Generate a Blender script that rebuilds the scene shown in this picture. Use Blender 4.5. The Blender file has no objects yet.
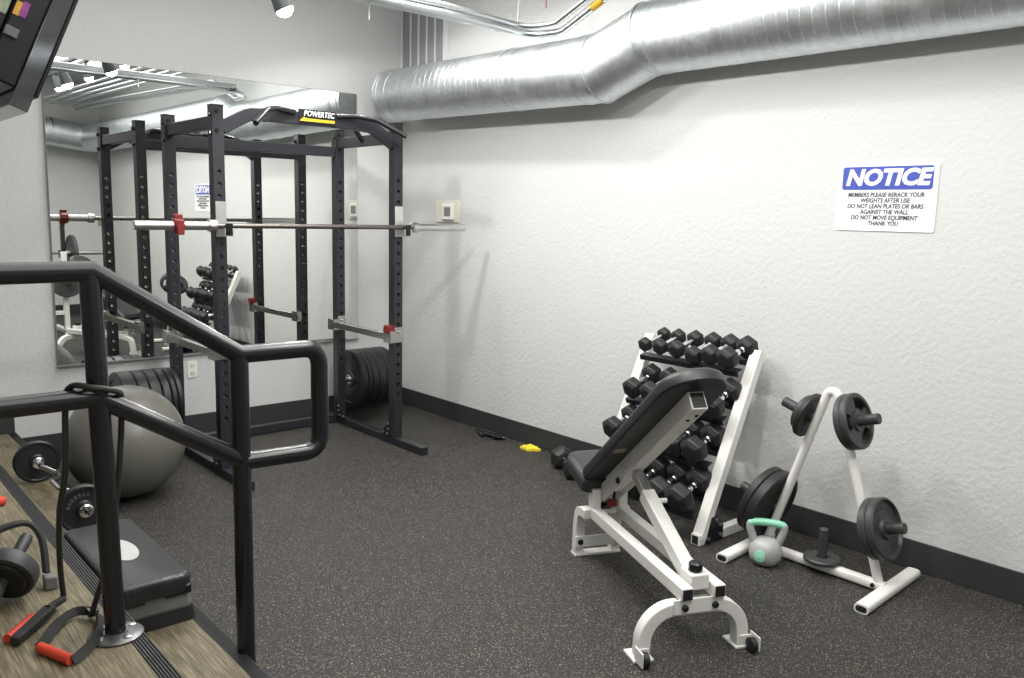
import bpy, math, random
from mathutils import Vector as V, Matrix
random.seed(7)
PI = math.pi
COL = bpy.context.scene.collection

# ------------------------------------------------------------------ materials
def nodes(name):
    m = bpy.data.materials.new(name); m.use_nodes = True
    nt = m.node_tree; b = nt.nodes['Principled BSDF']
    return m, nt, b

def mat(name, col, rough=.5, metal=0, spec=.5, noise=0, nscale=30, bump=0, bscale=80, coat=0, bdist=.004):
    m, nt, b = nodes(name)
    b.inputs['Roughness'].default_value = rough
    b.inputs['Metallic'].default_value = metal
    b.inputs['Specular IOR Level'].default_value = spec
    b.inputs['Coat Weight'].default_value = coat
    c = (*col, 1)
    tc = nt.nodes.new('ShaderNodeTexCoord')
    n = nt.nodes.new('ShaderNodeTexNoise'); n.inputs['Scale'].default_value = nscale; n.inputs['Detail'].default_value = 3
    nt.links.new(tc.outputs['Object'], n.inputs['Vector'])
    r = nt.nodes.new('ShaderNodeMix'); r.data_type = 'RGBA'
    k = max(noise, .03)
    r.inputs['A'].default_value = (*[v*(1-k) for v in col], 1)
    r.inputs['B'].default_value = (*[min(1, v*(1+k)) for v in col], 1)
    nt.links.new(n.outputs['Fac'], r.inputs['Factor'])
    nt.links.new(r.outputs['Result'], b.inputs['Base Color'])
    if bump:
        n2 = nt.nodes.new('ShaderNodeTexNoise'); n2.inputs['Scale'].default_value = bscale; n2.inputs['Detail'].default_value = 4
        nt.links.new(tc.outputs['Object'], n2.inputs['Vector'])
        bp = nt.nodes.new('ShaderNodeBump'); bp.inputs['Strength'].default_value = bump; bp.inputs['Distance'].default_value = bdist
        nt.links.new(n2.outputs['Fac'], bp.inputs['Height'])
        nt.links.new(bp.outputs['Normal'], b.inputs['Normal'])
    return m

def wall_mat(name, col):
    m, nt, b = nodes(name)
    b.inputs['Roughness'].default_value = .75
    b.inputs['Specular IOR Level'].default_value = .3
    tc = nt.nodes.new('ShaderNodeTexCoord')
    n1 = nt.nodes.new('ShaderNodeTexNoise'); n1.inputs['Scale'].default_value = 38; n1.inputs['Detail'].default_value = 5; n1.inputs['Roughness'].default_value = .6
    n3 = nt.nodes.new('ShaderNodeTexNoise'); n3.inputs['Scale'].default_value = 1.3; n3.inputs['Detail'].default_value = 3
    nt.links.new(tc.outputs['Object'], n1.inputs['Vector']); nt.links.new(tc.outputs['Object'], n3.inputs['Vector'])
    cr = nt.nodes.new('ShaderNodeValToRGB'); cr.color_ramp.elements[0].position = .42; cr.color_ramp.elements[1].position = .60
    nt.links.new(n1.outputs['Fac'], cr.inputs['Fac'])
    mx = nt.nodes.new('ShaderNodeMix'); mx.data_type = 'RGBA'
    mx.inputs['A'].default_value = (*[c*.94 for c in col], 1); mx.inputs['B'].default_value = (*col, 1)
    nt.links.new(n3.outputs['Fac'], mx.inputs['Factor']); nt.links.new(mx.outputs['Result'], b.inputs['Base Color'])
    bp = nt.nodes.new('ShaderNodeBump'); bp.inputs['Strength'].default_value = .28; bp.inputs['Distance'].default_value = .004
    nt.links.new(cr.outputs['Color'], bp.inputs['Height']); nt.links.new(bp.outputs['Normal'], b.inputs['Normal'])
    return m

def floor_mat():
    m, nt, b = nodes('speckled_rubber')
    b.inputs['Roughness'].default_value = .62
    b.inputs['Specular IOR Level'].default_value = .35
    tc = nt.nodes.new('ShaderNodeTexCoord')
    base = nt.nodes.new('ShaderNodeTexNoise'); base.inputs['Scale'].default_value = 90; base.inputs['Detail'].default_value = 4
    nt.links.new(tc.outputs['Object'], base.inputs['Vector'])
    r0 = nt.nodes.new('ShaderNodeMix'); r0.data_type = 'RGBA'
    r0.inputs['A'].default_value = (.010, .010, .0108, 1); r0.inputs['B'].default_value = (.037, .037, .038, 1)
    nt.links.new(base.outputs['Fac'], r0.inputs['Factor'])
    last = r0.outputs['Result']
    for sc, th, cols, off in ((125, .22, (.50, .36, .17), 0), (165, .23, (.48, .44, .38), 3.3), (90, .15, (.50, .32, .13), 7.1), (210, .24, (.44, .38, .28), 1.7)):
        mp = nt.nodes.new('ShaderNodeMapping'); mp.inputs['Location'].default_value = (off, off*.7, 0)
        nt.links.new(tc.outputs['Object'], mp.inputs['Vector'])
        dn = nt.nodes.new('ShaderNodeTexNoise'); dn.inputs['Scale'].default_value = sc*1.3
        nt.links.new(mp.outputs['Vector'], dn.inputs['Vector'])
        ad = nt.nodes.new('ShaderNodeMixRGB'); ad.blend_type = 'ADD'; ad.inputs['Fac'].default_value = .012
        nt.links.new(mp.outputs['Vector'], ad.inputs['Color1']); nt.links.new(dn.outputs['Color'], ad.inputs['Color2'])
        vo = nt.nodes.new('ShaderNodeTexVoronoi'); vo.inputs['Scale'].default_value = sc
        nt.links.new(ad.outputs['Color'], vo.inputs['Vector'])
        lt = nt.nodes.new('ShaderNodeMath'); lt.operation = 'LESS_THAN'; lt.inputs[1].default_value = th
        nt.links.new(vo.outputs['Distance'], lt.inputs[0])
        sep = nt.nodes.new('ShaderNodeSeparateColor'); nt.links.new(vo.outputs['Color'], sep.inputs['Color'])
        gt = nt.nodes.new('ShaderNodeMath'); gt.operation = 'GREATER_THAN'; gt.inputs[1].default_value = .72
        nt.links.new(sep.outputs['Red'], gt.inputs[0])
        mu = nt.nodes.new('ShaderNodeMath'); mu.operation = 'MULTIPLY'
        nt.links.new(lt.outputs[0], mu.inputs[0]); nt.links.new(gt.outputs[0], mu.inputs[1])
        mx = nt.nodes.new('ShaderNodeMix'); mx.data_type = 'RGBA'; mx.inputs['B'].default_value = (*cols, 1)
        nt.links.new(mu.outputs[0], mx.inputs['Factor']); nt.links.new(last, mx.inputs['A']); last = mx.outputs['Result']
    nt.links.new(last, b.inputs['Base Color'])
    bp = nt.nodes.new('ShaderNodeBump'); bp.inputs['Strength'].default_value = .35; bp.inputs['Distance'].default_value = .003
    nt.links.new(base.outputs['Fac'], bp.inputs['Height']); nt.links.new(bp.outputs['Normal'], b.inputs['Normal'])
    return m

def wood_mat():
    # woven / wood-look vinyl strips running along y
    m, nt, b = nodes('wood_look_vinyl')
    b.inputs['Roughness'].default_value = .55
    tc = nt.nodes.new('ShaderNodeTexCoord')
    mp = nt.nodes.new('ShaderNodeMapping'); mp.inputs['Scale'].default_value = (130, 5, 4)
    mp.inputs['Rotation'].default_value = (0, 0, math.radians(90))
    nt.links.new(tc.outputs['Object'], mp.inputs['Vector'])
    n = nt.nodes.new('ShaderNodeTexNoise'); n.inputs['Scale'].default_value = 1.6; n.inputs['Detail'].default_value = 6
    nt.links.new(mp.outputs['Vector'], n.inputs['Vector'])
    n2 = nt.nodes.new('ShaderNodeTexNoise'); n2.inputs['Scale'].default_value = 5; n2.inputs['Detail'].default_value = 2
    nt.links.new(tc.outputs['Object'], n2.inputs['Vector'])
    av = nt.nodes.new('ShaderNodeMath'); av.operation = 'MULTIPLY_ADD'; av.inputs[1].default_value = .7
    nt.links.new(n.outputs['Fac'], av.inputs[0])
    sc = nt.nodes.new('ShaderNodeMath'); sc.operation = 'MULTIPLY'; sc.inputs[1].default_value = .3
    nt.links.new(n2.outputs['Fac'], sc.inputs[0]); nt.links.new(sc.outputs[0], av.inputs[2])
    cr = nt.nodes.new('ShaderNodeValToRGB')
    e = cr.color_ramp.elements
    e[0].position = .34; e[0].color = (.060, .048, .028, 1); e[1].position = .66; e[1].color = (.29, .25, .165, 1)
    x = e.new(.5); x.color = (.155, .13, .078, 1)
    nt.links.new(av.outputs[0], cr.inputs['Fac']); nt.links.new(cr.outputs['Color'], b.inputs['Base Color'])
    return m

def galv_mat():
    m, nt, b = nodes('galvanised_steel')
    b.inputs['Metallic'].default_value = 1
    tc = nt.nodes.new('ShaderNodeTexCoord')
    vo = nt.nodes.new('ShaderNodeTexVoronoi'); vo.inputs['Scale'].default_value = 34
    nz = nt.nodes.new('ShaderNodeTexNoise'); nz.inputs['Scale'].default_value = 9; nz.inputs['Detail'].default_value = 5
    nt.links.new(tc.outputs['Object'], vo.inputs['Vector']); nt.links.new(tc.outputs['Object'], nz.inputs['Vector'])
    sep = nt.nodes.new('ShaderNodeSeparateColor'); nt.links.new(vo.outputs['Color'], sep.inputs['Color'])
    ad = nt.nodes.new('ShaderNodeMath'); ad.operation = 'MULTIPLY_ADD'; ad.inputs[1].default_value = .35
    nt.links.new(sep.outputs['Green'], ad.inputs[0]); 
    m2 = nt.nodes.new('ShaderNodeMath'); m2.operation = 'MULTIPLY'; m2.inputs[1].default_value = .7
    nt.links.new(nz.outputs['Fac'], m2.inputs[0]); nt.links.new(m2.outputs[0], ad.inputs[2])
    cr = nt.nodes.new('ShaderNodeValToRGB')
    cr.color_ramp.elements[0].position = .2; cr.color_ramp.elements[0].color = (.60, .64, .66, 1)
    cr.color_ramp.elements[1].position = .8; cr.color_ramp.elements[1].color = (.77, .80, .82, 1)
    nt.links.new(ad.outputs[0], cr.inputs['Fac']); nt.links.new(cr.outputs['Color'], b.inputs['Base Color'])
    mr = nt.nodes.new('ShaderNodeMapRange'); mr.inputs['To Min'].default_value = .36; mr.inputs['To Max'].default_value = .54
    nt.links.new(nz.outputs['Fac'], mr.inputs['Value']); nt.links.new(mr.outputs['Result'], b.inputs['Roughness'])
    bp = nt.nodes.new('ShaderNodeBump'); bp.inputs['Strength'].default_value = .12; bp.inputs['Distance'].default_value = .006
    nt.links.new(nz.outputs['Fac'], bp.inputs['Height']); nt.links.new(bp.outputs['Normal'], b.inputs['Normal'])
    return m

def deck_mat():
    m, nt, b = nodes('ribbed_black_deck')
    b.inputs['Base Color'].default_value = (.020, .022, .024, 1); b.inputs['Roughness'].default_value = .30
    tc = nt.nodes.new('ShaderNodeTexCoord')
    mp = nt.nodes.new('ShaderNodeMapping'); mp.inputs['Rotation'].default_value = (0, 0, PI/4)
    nt.links.new(tc.outputs['Object'], mp.inputs['Vector'])
    w1 = nt.nodes.new('ShaderNodeTexWave'); w1.bands_direction = 'X'; w1.inputs['Scale'].default_value = 24
    w2 = nt.nodes.new('ShaderNodeTexWave'); w2.bands_direction = 'Y'; w2.inputs['Scale'].default_value = 24
    nt.links.new(mp.outputs['Vector'], w1.inputs['Vector']); nt.links.new(mp.outputs['Vector'], w2.inputs['Vector'])
    mx = nt.nodes.new('ShaderNodeMath'); mx.operation = 'MAXIMUM'
    nt.links.new(w1.outputs['Fac'], mx.inputs[0]); nt.links.new(w2.outputs['Fac'], mx.inputs[1])
    bp = nt.nodes.new('ShaderNodeBump'); bp.inputs['Strength'].default_value = .22; bp.inputs['Distance'].default_value = .004
    nt.links.new(mx.outputs[0], bp.inputs['Height']); nt.links.new(bp.outputs['Normal'], b.inputs['Normal'])
    return m

def emis(name, col, s):
    m, nt, b = nodes(name)
    b.inputs['Base Color'].default_value = (*col, 1)
    b.inputs['Emission Color'].default_value = (*col, 1); b.inputs['Emission Strength'].default_value = s
    return m

M = dict(
    wall=wall_mat('textured_grey_paint', (.645, .65, .64)),
    ceil=mat('ceiling_paint', (.74, .74, .72), .8, noise=.04, nscale=3),
    floor=floor_mat(), wood=wood_mat(), galv=galv_mat(), deck=deck_mat(),
    base=mat('dark_rubber_base', (.035, .036, .038), .5, noise=.1, nscale=12),
    black=mat('black_powder_coat', (.012, .012, .015), .24, noise=.1),
    rackblack=mat('rack_graphite_coat', (.019, .020, .026), .40, noise=.1),
    rubber=mat('black_rubber', (.014, .014, .015), .52, noise=.15, nscale=20),
    bumper=mat('bumper_rubber', (.012, .012, .015), .4, noise=.15, nscale=20),
    iron=mat('grey_cast_iron', (.055, .056, .058), .48, metal=.3, noise=.2, nscale=25, bump=.2, bscale=120, bdist=.002),
    white=mat('white_powder_coat', (.80, .79, .75), .38, noise=.03, nscale=8),
    chrome=mat('chrome', (.78, .78, .79), .16, metal=1),
    steel=mat('brushed_steel', (.62, .61, .60), .32, metal=1, noise=.1),
    barsteel=mat('worn_bar_steel', (.22, .20, .185), .38, metal=1, noise=.15, nscale=60),
    safety=mat('plated_steel', (.50, .50, .48), .24, metal=1, noise=.1),
    zinc=mat('zinc_plate', (.66, .66, .64), .30, metal=.85, noise=.06),
    red=mat('red_plastic', (.19, .013, .010), .4), 
    ball=mat('grey_vinyl', (.135, .132, .115), .33, noise=.04, nscale=5),
    pad=mat('black_vinyl', (.018, .018, .019), .40, noise=.1, bump=.25, bscale=220, bdist=.002),
    padgrey=mat('charcoal_vinyl', (.028, .028, .030), .36, noise=.1),
    kbgrey=mat('grey_cement_vinyl', (.40, .41, .41), .38, noise=.08, nscale=14),
    mint=mat('mint_plastic', (.28, .66, .47), .42),
    mintd=mat('pale_mint_print', (.55, .82, .68), .5),
    greyp=mat('grey_plastic', (.16, .16, .155), .5, noise=.04),
    oval=mat('pale_grey_print', (.52, .53, .52), .5),
    signw=mat('sign_white', (.90, .90, .91), .4), signb=mat('sign_blue', (.055, .085, .42), .45), ink=mat('sign_ink', (.05, .05, .07), .6),
    cream=mat('cream_plastic', (.72, .70, .60), .45), lcd=mat('lcd_grey', (.22, .23, .20), .3), outw=mat('outlet_white', (.82, .82, .78), .4),
    vent=mat('vent_white', (.72, .73, .74), .45), ventd=mat('vent_slat_grey', (.44, .45, .46), .6),
    yellow=mat('yellow_cloth', (.80, .66, .04), .7, noise=.1), orange=mat('orange_foam', (.62, .055, .022), .6),
    redfoam=mat('red_foam', (.62, .05, .025), .62), webbing=mat('black_webbing', (.016, .016, .016), .7), tube=mat('dark_latex_tube', (.022, .022, .02), .42),
    tvb=mat('tv_black_plastic', (.012, .012, .016), .35), tvgloss=mat('tv_glossy_edge', (.30, .31, .32), .07, metal=.9), screen=mat('tv_screen', (.01, .01, .012), .06),
    stick1=mat('sticker_purple', (.32, .06, .30), .5, noise=.6, nscale=90), stick2=mat('sticker_orange', (.72, .36, .05), .5, noise=.5, nscale=90), stick3=mat('sticker_green', (.36, .42, .30), .5, noise=.6, nscale=90),
    ysteel=mat('yellow_stripe', (.72, .42, .02), .5), tan=mat('tan_label', (.34, .26, .17), .5, noise=.2),
    lens=emis('lamp_lens', (1, 1, .97), 26), lampbody=mat('lamp_body_grey', (.10, .11, .115), .4, metal=.4),
    nosing=mat('black_nosing_rubber', (.030, .030, .032), .45), ptext=mat('plate_lettering', (.13, .13, .135), .5),
    mirror=mat('mirror_silver', (.86, .885, .865), .0, metal=1), mirrorbg=mat('mirror_edge', (.22, .24, .23), .3),
    pipe=mat('conduit_steel', (.66, .69, .70), .30, metal=1, noise=.06), rust=mat('reddish_rod', (.20, .10, .08), .6),
    flange=mat('steel_flange', (.16, .16, .165), .35, metal=.7, noise=.2),
)
def flat_color(m, *cols): pass
_b = M['mirror'].node_tree.nodes['Principled BSDF']; _b.inputs['Roughness'].default_value = 0

# ------------------------------------------------------------------ mesh builder
def frame(d):
    d = V(d).normalized()
    a = V((0, 0, 1)) if abs(d.z) < .95 else V((1, 0, 0))
    x = a.cross(d).normalized(); y = d.cross(x)
    return x, y, d

class MB:
    def __init__(s): s.v = []; s.f = []
    def add(s, vs, fs):
        o = len(s.v); s.v += [tuple(p) for p in vs]; s.f += [tuple(i+o for i in q) for q in fs]; return s
    def box(s, c, d, rot=None):
        c = V(c); h = V(d)/2; vs = []
        for x in (-1, 1):
            for y in (-1, 1):
                for z in (-1, 1):
                    p = V((x*h.x, y*h.y, z*h.z))
                    if rot is not None: p = rot @ p
                    vs.append(c+p)
        return s.add(vs, [(0, 1, 3, 2), (4, 6, 7, 5), (0, 4, 5, 1), (2, 3, 7, 6), (0, 2, 6, 4), (1, 5, 7, 3)])
    def bx(s, x0, x1, y0, y1, z0, z1): return s.box(((x0+x1)/2, (y0+y1)/2, (z0+z1)/2), (abs(x1-x0), abs(y1-y0), abs(z1-z0)))
    def beam(s, p0, p1, w, h, up=(0, 0, 1)):
        """box bar from p0 to p1, width w (sideways) and height h (towards up)"""
        p0 = V(p0); p1 = V(p1); d = (p1-p0); L = d.length; d.normalize(); up = V(up)
        x = d.cross(up).normalized(); z = x.cross(d)
        return s.box((p0+p1)/2, (w, L, h), Matrix((x, d, z)).transposed())
    def lathe(s, prof, p0, d, n=32, close=False):
        """prof: list of (t along d, radius); solid caps where radius is 0"""
        x, y, z = frame(d); p0 = V(p0); vs = []; fs = []; idx = []
        for t, r in prof:
            if r <= 1e-6: idx.append([len(vs)]); vs.append(p0+z*t)
            else:
                idx.append(list(range(len(vs), len(vs)+n)))
                for k in range(n):
                    a = 2*PI*k/n; vs.append(p0+z*t+(x*math.cos(a)+y*math.sin(a))*r)
        prs = list(zip(idx[:-1], idx[1:])) + ([(idx[-1], idx[0])] if close else [])
        for A, B in prs:
            for k in range(n):
                k2 = (k+1) % n
                if len(A) == 1 and len(B) == 1: continue
                if len(A) == 1: fs.append((A[0], B[k], B[k2]))
                elif len(B) == 1: fs.append((A[k], B[0], A[k2]))
                else: fs.append((A[k], B[k], B[k2], A[k2]))
        return s.add(vs, fs)
    def cyl(s, p0, p1, r, n=20, r2=None):
        p0 = V(p0); p1 = V(p1); L = (p1-p0).length
        return s.lathe([(0, 0), (0, r), (L, r if r2 is None else r2), (L, 0)], p0, p1-p0, n)
    def sweep(s, pts, sec, caps=True, up=None, closed=False):
        """sweep a closed 2-D section [(a,b)...] along pts with parallel transport"""
        pts = [V(p) for p in pts]; n = len(sec); rings = []
        N = len(pts)
        tang = []
        for i in range(N):
            if closed: t = (pts[(i+1) % N]-pts[i]).normalized()+(pts[i]-pts[i-1]).normalized()
            else:
                t = V((0, 0, 0))
                if i > 0: t += (pts[i]-pts[i-1]).normalized()
                if i < N-1: t += (pts[i+1]-pts[i]).normalized()
            tang.append(t.normalized())
        if up is None: x, y, _ = frame(tang[0])
        else:
            x = tang[0].cross(V(up)).normalized(); y = x.cross(tang[0]).normalized()
        vs = []; fs = []
        for i in range(N):
            if i > 0:
                q = tang[i-1].rotation_difference(tang[i]); x = q @ x; y = q @ y
            k = 1.0
            if 0 < i < N-1 and not closed:
                c = (pts[i]-pts[i-1]).normalized().dot(tang[i]); k = 1/max(.5, c)
            # mitre only in the bend direction
            bd = V((0, 0, 0))
            if 0 < i < N-1: bd = ((pts[i+1]-pts[i]).normalized()-(pts[i]-pts[i-1]).normalized())
            if bd.length > 1e-5: bd.normalize()
            for a, b in sec:
                o = x*a+y*b
                if bd.length > .5: o = o+bd*(o.dot(bd))*(k-1)
                vs.append(pts[i]+o)
        for i in range(N-1 if not closed else N):
            A = i*n; B = ((i+1) % N)*n
            for k in range(n): fs.append((A+k, A+(k+1) % n, B+(k+1) % n, B+k))
        if caps and not closed:
            fs.append(tuple(range(n-1, -1, -1))); fs.append(tuple((N-1)*n+k for k in range(n)))
        return s.add(vs, fs)
    def tube(s, pts, r, n=14, caps=True, closed=False):
        return s.sweep(pts, [(r*math.cos(2*PI*k/n), r*math.sin(2*PI*k/n)) for k in range(n)], caps, None, closed)
    def rtube(s, pts, w, h, up=(0, 0, 1)):
        return s.sweep(pts, [(-w/2, -h/2), (w/2, -h/2), (w/2, h/2), (-w/2, h/2)], True, up)
    def prism(s, poly, d):
        """poly: list of 3-D points, extruded by vector d"""
        n = len(poly); poly = [V(p) for p in poly]; d = V(d)
        vs = poly+[p+d for p in poly]
        return s.add(vs, [tuple(range(n-1, -1, -1)), tuple(range(n, 2*n))]+[(k, (k+1) % n, n+(k+1) % n, n+k) for k in range(n)])
    def build(s, name, m, parent=None, bevel=0, seg=2, subsurf=0, smooth=35, loc=None, kind=None, label=None, local=False):
        me = bpy.data.meshes.new(name)
        if parent is not None and not local: o0 = V(parent.location) if parent.parent is None else V(parent.location)+V(parent.parent.location)
        elif loc is not None: o0 = V(loc)
        else: o0 = V((0, 0, 0))
        me.from_pydata([tuple(V(p)-o0) for p in s.v], [], s.f)
        import bmesh as _bm
        bm = _bm.new(); bm.from_mesh(me); _bm.ops.recalc_face_normals(bm, faces=bm.faces); bm.to_mesh(me); bm.free()
        me.materials.append(m)
        for p in me.polygons: p.use_smooth = True
        me.set_sharp_from_angle(angle=math.radians(smooth))
        o = bpy.data.objects.new(name, me); COL.objects.link(o)
        if parent is not None: o.parent = parent
        elif loc is not None: o.location = loc
        if bevel:
            b = o.modifiers.new('bevel', 'BEVEL'); b.width = bevel; b.segments = seg; b.limit_method = 'ANGLE'; b.angle_limit = math.radians(40)
            b.harden_normals = False
        if subsurf:
            q = o.modifiers.new('sub', 'SUBSURF'); q.levels = subsurf; q.render_levels = subsurf
        if kind: o['kind'] = kind
        if label: o['label'] = label
        return o

def thing(name, label, cat, loc=(0, 0, 0), rz=0, group=None):
    o = bpy.data.objects.new(name, None); COL.objects.link(o)
    o.empty_display_size = .05
    o.location = loc; o.rotation_euler = (0, 0, rz); o['label'] = label; o['category'] = cat
    if group: o['group'] = group
    return o
def tag(o, label, cat, group=None):
    o['label'] = label; o['category'] = cat
    if group: o['group'] = group
    return o
def dup(root, label, loc=None, group=None):
    r = root.copy(); COL.objects.link(r)
    if loc is not None: r.location = loc
    r['label'] = label
    if group: r['group'] = group
    for ch in list(root.children):
        c = ch.copy(); COL.objects.link(c); c.parent = r
        for g in list(ch.children):
            q = g.copy(); COL.objects.link(q); q.parent = c
    return r

def text_mesh(txt, size, shear=0, bold=0, extrude=.0006, align='CENTER', sx=1, spacing=1):
    cu = bpy.data.curves.new('txt', 'FONT'); cu.body = txt; cu.size = size; cu.shear = shear; cu.offset = bold
    cu.extrude = extrude; cu.align_x = align; cu.align_y = 'CENTER'; cu.space_character = spacing; cu.resolution_u = 3
    o = bpy.data.objects.new('txt', cu); COL.objects.link(o)
    dg = bpy.context.evaluated_depsgraph_get(); dg.update()
    me = bpy.data.meshes.new_from_object(o.evaluated_get(dg))
    bpy.data.objects.remove(o); bpy.data.curves.remove(cu)
    for v in me.vertices: v.co.x *= sx
    return me
def place_text(name, me, m, X, Y, origin, parent=None):
    """text plane: local x -> X, local y -> Y, at origin (world); stored relative to the parent"""
    X = V(X); Y = V(Y); Z = X.cross(Y)
    o0 = V((0, 0, 0))
    p = parent
    while p is not None: o0 += V(p.location); p = p.parent
    for v in me.vertices:
        c = v.co.copy(); v.co = V(origin)+X*c.x+Y*c.y+Z*c.z-o0
    me.materials.clear(); me.materials.append(m); me.name = name
    o = bpy.data.objects.new(name, me); COL.objects.link(o); o.parent = parent
    return o

def arc(c, r, a0, a1, n, ux, uy):
    c = V(c); ux = V(ux); uy = V(uy)
    return [c+ux*(r*math.cos(math.radians(a0+(a1-a0)*k/n)))+uy*(r*math.sin(math.radians(a0+(a1-a0)*k/n))) for k in range(n+1)]
def fillet(pts, r, n=6):
    """round the corners of a polyline"""
    pts = [V(p) for p in pts]; out = [pts[0]]
    for a, b, c in zip(pts[:-2], pts[1:-1], pts[2:]):
        u = (a-b).normalized(); w = (c-b).normalized()
        ang = u.angle(w); t = min(r/math.tan(ang/2), .49*(a-b).length, .49*(c-b).length)
        p = b+u*t; q = b+w*t
        for k in range(n+1):
            s = k/n; out.append(p*(1-s)**2+b*2*s*(1-s)+q*s**2)
    out.append(pts[-1]); return out

# ================================================================== SETTING
XL, YF, ZC = -6.6, -7.75, 3.35
def struct(name, mb, m, **k): return mb.build(name, m, kind='structure', **k)
struct('floor', MB().bx(XL, 0, YF, 0, -.1, 0), M['floor'])
struct('ceiling', MB().bx(XL-.1, .1, YF-.1, .1, ZC, ZC+.1), M['ceil'])
struct('wall_back', MB().bx(XL-.1, .1, 0, .1, -.1, ZC), M['wall'])
struct('wall_right', MB().bx(0, .1, YF, 0, -.1, ZC), M['wall'])
struct('wall_front', MB().bx(XL-.1, .1, YF-.1, YF, -.1, ZC), M['wall'])
struct('wall_left', MB().bx(XL-.1, XL, YF, 0, -.1, ZC), M['wall'])
BBH = .141
struct('baseboard_back', MB().bx(-2.853, -.008, -.008, 0, 0, BBH), M['base'], bevel=.003)
struct('baseboard_right', MB().bx(-.008, 0, YF, 0, 0, BBH), M['base'], bevel=.003)
struct('baseboard_front', MB().bx(-2.8, -.008, YF, YF+.008, 0, BBH), M['base'], bevel=.003)
# raised landing and one step, both with wood-look covering and ribbed rubber nosing
LZ, TZ = .36, .18
LX, TX = -3.160, -2.850
land = struct('floor_landing', MB().bx(XL, LX-.05, YF, 0, 0, LZ), M['wood'])
tread = struct('floor_tread', MB().bx(LX-.05, TX-.045, YF, 0, 0, TZ), M['wood'])
def nosing(name, x1, z, w):
    mb = MB()
    mb.bx(x1-w, x1, YF, 0, z-.03, z-.001)
    for k in range(6):
        c = x1-w+w*(k+.5)/6; mb.bx(c-w*.028*1.4, c+w*.028*1.4, YF, -.0, z-.002, z+.003)
    return struct(name, mb, M['nosing'])
nosing('trim_1', LX, LZ, .05)
nosing('trim_2', TX, TZ, .045)
struct('riser_landing', MB().bx(LX-.05, LX-.002, YF, 0, TZ, LZ-.03), M['base'])
struct('riser_tread', MB().bx(TX-.045, TX-.002, YF, 0, 0, TZ-.03), M['base'])
struct('baseboard_step', MB().bx(-3.158, -2.855, -.008, 0, TZ, TZ+.1), M['base'])
# wall mirror
mr = thing('wall_mirror', 'large frameless wall mirror on the back wall behind the power rack', 'mirror', (-1.5, 0, .58))
MX0, MX1, MZ0, MZ1 = -2.594, -.414, .581, 2.485
MB().add([(MX0, -.032, MZ0), (MX1, -.009, MZ0), (MX1, -.009, MZ1), (MX0, -.032, MZ1)], [(0, 1, 2, 3)]).build('mirror_glass', M['mirror'], mr)
eb = MB()
eb.prism([(MX0-.003, 0, MZ0-.003), (MX1+.003, 0, MZ0-.003), (MX1+.003, -.0085, MZ0-.003), (MX0-.003, -.0315, MZ0-.003)], (0, 0, MZ1-MZ0+.006))
eb.prism([(MX0-.004, 0, MZ0-.008), (MX1+.004, 0, MZ0-.008), (MX1+.004, -.014, MZ0-.008), (MX0-.004, -.037, MZ0-.008)], (0, 0, .011))
eb.build('mirror_backing', M['mirrorbg'], mr)

# ================================================================== HANDRAIL
RY = -3.41; RR = .0285
hr = thing('handrail', 'black round-tube stair handrail bolted to the wood-look landing', 'handrail', (-3.235, RY, LZ))
P1x, P2x = -3.248, -2.840
MB().cyl((P1x+.018, RY, LZ+.008), (P1x-.004, RY, 1.416), RR, 24).build('post', M['black'], hr)
MB().cyl((P2x, RY, .0), (P2x, RY, 1.155), RR, 24).build('post', M['black'], hr)
fl = MB().lathe([(0, 0), (0, .072), (.006, .075), (.010, .068), (.012, .034), (.016, .033), (.016, 0)], (P1x+.018, RY, LZ), (0, 0, 1), 32)
flo = fl.build('base_flange', M['flange'], hr)
for a in (20, 110, 200, 290):
    p = V((P1x+.018+.053*math.cos(math.radians(a)), RY+.053*math.sin(math.radians(a)), LZ+.010))
    MB().lathe([(0, 0), (0, .012), (.004, .011), (.006, .005), (.006, 0)], p, (0, 0, 1), 12).build('bolt', M['steel'], flo, label='bright bolt head')
top = [(-5.2, RY, 1.412), (P1x, RY, 1.418), (P2x, RY, 1.152), (-2.568, RY, 1.150), (-2.568, RY, .803), (P2x, RY, .812)]
pts = [V(top[0])]+[V(top[1])]+fillet([top[2], top[3], top[4], top[5]], .06, 8)
MB().tube(pts, RR, 24).build('top_rail', M['black'], hr)
MB().tube([(-5.2, RY, 1.062), (P1x, RY, 1.070), (P2x, RY, .818)], RR, 24).build('lower_rail', M['black'], hr)

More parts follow.
